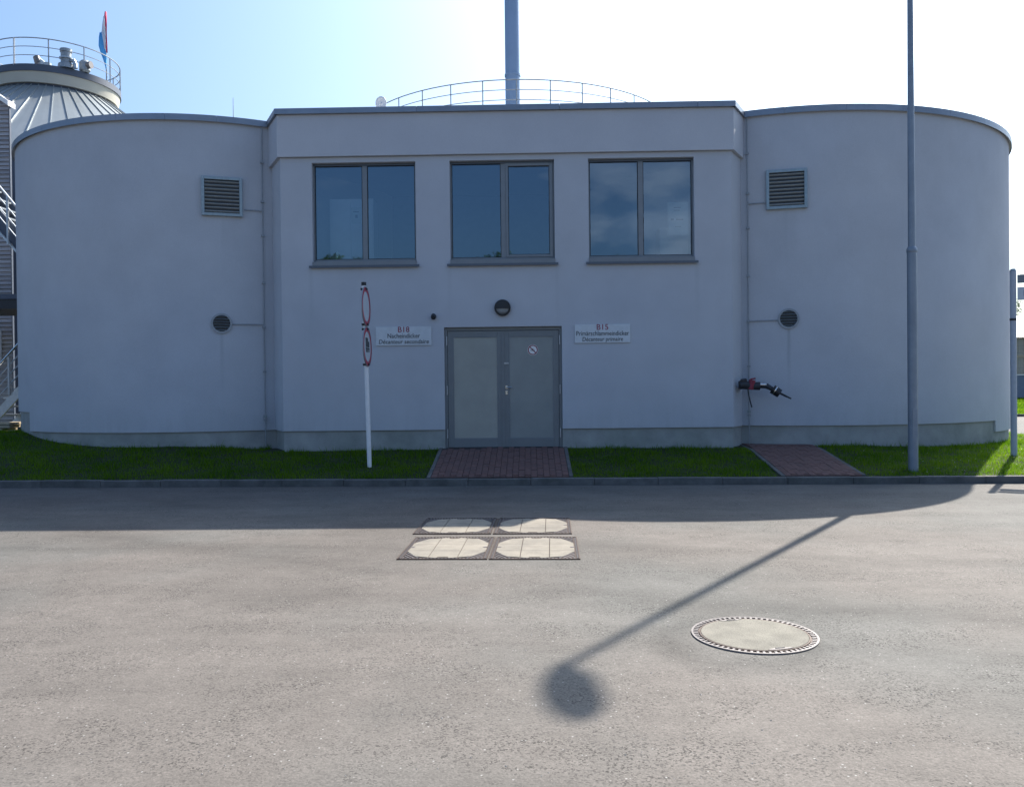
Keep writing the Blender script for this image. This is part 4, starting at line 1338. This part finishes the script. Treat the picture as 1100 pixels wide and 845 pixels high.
for a in (R(100), R(-80)):
    pts = []
    nn = 12
    c, s = math.cos(a), math.sin(a)
    p_ = [(.333 * math.cos(a + t_), .333 * math.sin(a + t_)) for t_ in np.linspace(-.26, .26, nn)]
    p_ += [(.333 * math.cos(a + t_) * (1 - .10 * (1 - (t_ / .26) ** 2)), .333 * math.sin(a + t_) * (1 - .10 * (1 - (t_ / .26) ** 2))) for t_ in np.linspace(.26, -.26, nn)][1:-1]
    MB().prism(p_, .0095, .0125).build('lift_pocket', 'iron_worn', mh)
    MB().tube([(.312 * c + .03 * s, .312 * s - .03 * c, .012), (.312 * c - .03 * s, .312 * s + .03 * c, .012)], .006, 6).build('lift_bar', 'dark', mh)
mh.rotation_euler = (0, 0, R(4)); mh.scale = (.97, .97, 1)

# ------------------------------------------------------------------ right background
gr_ = MB().add([(13, 21.8, 0), (70, 21.8, 0), (70, 30, .62), (13, 30, .62), (70, 60, .8), (13, 60, .8)], [(0, 1, 2, 3), (3, 2, 4, 5)]).build('grass_bank', 'soil')
tag(gr_, 'low grassy bank beyond the far road', kind='structure')
n = 60000
bx = rng.uniform(20, 34, n); by = rng.uniform(21.9, 29.9, n)
blades('bank_grass', bx, by, (by - 21.8) / 8.2 * .62 - .02, rng.uniform(.06, .16, n), .03, 'sunlit grass on the bank beyond the far road')
gv = MB().box(11.5, 17.5, 3.0, 6.5, -.01, .006).build('gravel_patch', 'gravel'); tag(gv, 'reddish gravel strip beside the right wing', kind='structure')
kb2 = empty('far_kerb', (13, 21.7, 0), 'kerb along the far road', kind='structure')
for i in range(24):
    o = inst(km, 'kerbstone', kb2, (i + 1, 0, 0))
lw = empty('low_wall', (30, 30, .5), 'low blue-grey wall beyond the far road', 'wall')
MB().box(-14, 30, 0, .2, -.2, 1.38).build('panel', 'wall_blue', lw); MB().box(-14, 30, -.03, .23, 1.38, 1.43).build('cap', 'white', lw)
fn = empty('mesh_fence', (30, 30.6, .5), 'tall mesh fence standing behind the low wall', 'fence')
fm = MB()
for i in range(0, 440):
    x = -14 + i * .1; fm.box(x - .004, x + .004, -.004, .004, 0, 3.4)
for z in np.arange(.2, 3.4, .4): fm.box(-14, 30, -.008, .008, z - .008, z + .008)
tag(fm.build('wire_mesh', 'fence_wire', fn), kind='stuff')
pm = MB().box(-.05, .05, -.05, .05, 0, 3.6).mesh('post', 'fence_wire')
for i in range(18):
    inst(pm, 'post', fn, (-14 + i * 2.5, .1, 0))
sh = empty('shed', (46, 50, .5), 'long tan shed with a pale roof behind the mesh fence', 'shed')
MB().box(-12, 20, 0, 12, 0, 4.5).build('wall', 'shed_wall', sh)
rb_ = MB()
for i in range(80):
    x = -12 + i * .4; rb_.box(x, x + .12, -.05, 0, 0, 4.45)
rb_.build('wall_ribs', 'shed_wall', sh)
for z in (1.3, 2.9): MB().box(-12, 20, -.12, -.051, z, z + .18).build('wall_rail', 'timber', sh)
MB().add([(-12.4, -.4, 4.45), (20.4, -.4, 4.45), (20.4, 6, 6.6), (-12.4, 6, 6.6), (20.4, 12.4, 4.45), (-12.4, 12.4, 4.45)], [(0, 1, 2, 3), (3, 2, 4, 5)]).build('roof', 'shed_roof', sh)
sm2 = sh.children


def tree(x, y_, z, h, cr_, label, group, mat_='foliage', nleaf=6000, seed=0):
    r_ = np.random.default_rng(seed)
    t = empty('tree', (x, y_, z), label, 'tree', group)
    ph = float(r_.random() * 6)
    tr_ = MB()
    tp = [(0, 0, -.2), (.05 * h * .1, 0, h * .3), (.1, .05, h * .6), (.05, 0, h * .88)]
    tr_.tube(tp, [h * .022, h * .017, h * .010, h * .003], 10)
    for k in range(9):
        a = ph + k * 2.4; zz = h * (.32 + .05 * k); L_ = cr_ * (.9 - .05 * k)
        tr_.tube([(.06, 0, zz), (L_ * .5 * math.cos(a), L_ * .5 * math.sin(a), zz + L_ * .35), (L_ * math.cos(a), L_ * math.sin(a), zz + L_ * .6)], [h * .008, h * .005, h * .001], 6)
    tr_.build('trunk', 'bark', t, smooth=True)
    nc = 46
    ca = r_.uniform(0, 2 * np.pi, nc); cz = r_.uniform(.30, .97, nc); prof_ = np.sin(np.clip((cz - .18) / .84, 0, 1) * np.pi) ** .6
    crd = cr_ * prof_ * r_.uniform(.35, 1.0, nc)
    cc = np.stack([crd * np.cos(ca), crd * np.sin(ca), cz * h], 1); cs = r_.uniform(.16, .34, nc) * cr_
    idx = r_.integers(0, nc, nleaf)
    d = r_.normal(size=(nleaf, 3)); d /= np.linalg.norm(d, axis=1)[:, None]
    P = cc[idx] + d * (cs[idx] * r_.uniform(.35, 1.15, nleaf))[:, None] * [1, 1, .8]
    a_ = r_.normal(size=(nleaf, 3)); a_ /= np.linalg.norm(a_, axis=1)[:, None]; b_ = np.cross(a_, d); b_ /= np.linalg.norm(b_, axis=1)[:, None] + 1e-6
    s = (r_.uniform(.10, .22, nleaf) * h / 12)[:, None]
    V = np.stack([P - a_ * s, P + b_ * s * .7, P + a_ * s], 1).astype(np.float32)
    me = bpy.data.meshes.new('crown')
    me.vertices.add(nleaf * 3); me.vertices.foreach_set('co', V.ravel())
    me.loops.add(nleaf * 3); me.loops.foreach_set('vertex_index', np.arange(nleaf * 3, dtype=np.int32))
    me.polygons.add(nleaf); me.polygons.foreach_set('loop_start', np.arange(0, nleaf * 3, 3, dtype=np.int32)); me.polygons.foreach_set('loop_total', np.full(nleaf, 3, np.int32))
    me.update(calc_edges=True)
    at = me.attributes.new('tone', 'FLOAT', 'FACE'); at.data.foreach_set('value', r_.random(nleaf).astype(np.float32))
    me.materials.append(MATS[mat_])
    o = bpy.data.objects.new('crown', me); C.objects.link(o); o.parent = t
    return t


ORD = ['leftmost', 'second', 'third', 'fourth', 'fifth', 'sixth', 'seventh', 'eighth', 'ninth']
for i, (x, h) in enumerate(((41, 9.2), (44.5, 8.6), (48.5, 9.6), (53, 8.9), (58, 9.4))):
    tree(x, 66 + (i % 2) * 2, .5, h, 2.9, 'dark tree rising behind the shed roof, %s from the left' % ORD[i], 'trees behind the shed', 'foliage_dark', 5000, 40 + i)
for i, (x, h) in enumerate(((-18.2, 13.9), (-15.3, 13.5), (-9.5, 12.6), (-3.1, 13.7), (2.0, 13.8), (7.2, 13.3), (13, 12.6), (19, 13.5), (-25, 13.2))):
    tree(x, -60 + (i % 3), 0, h, 3.0, 'leafy tree across the yard mirrored in the windows, %s in its row' % ORD[i], 'trees across the yard', 'foliage', 5500, 70 + i)
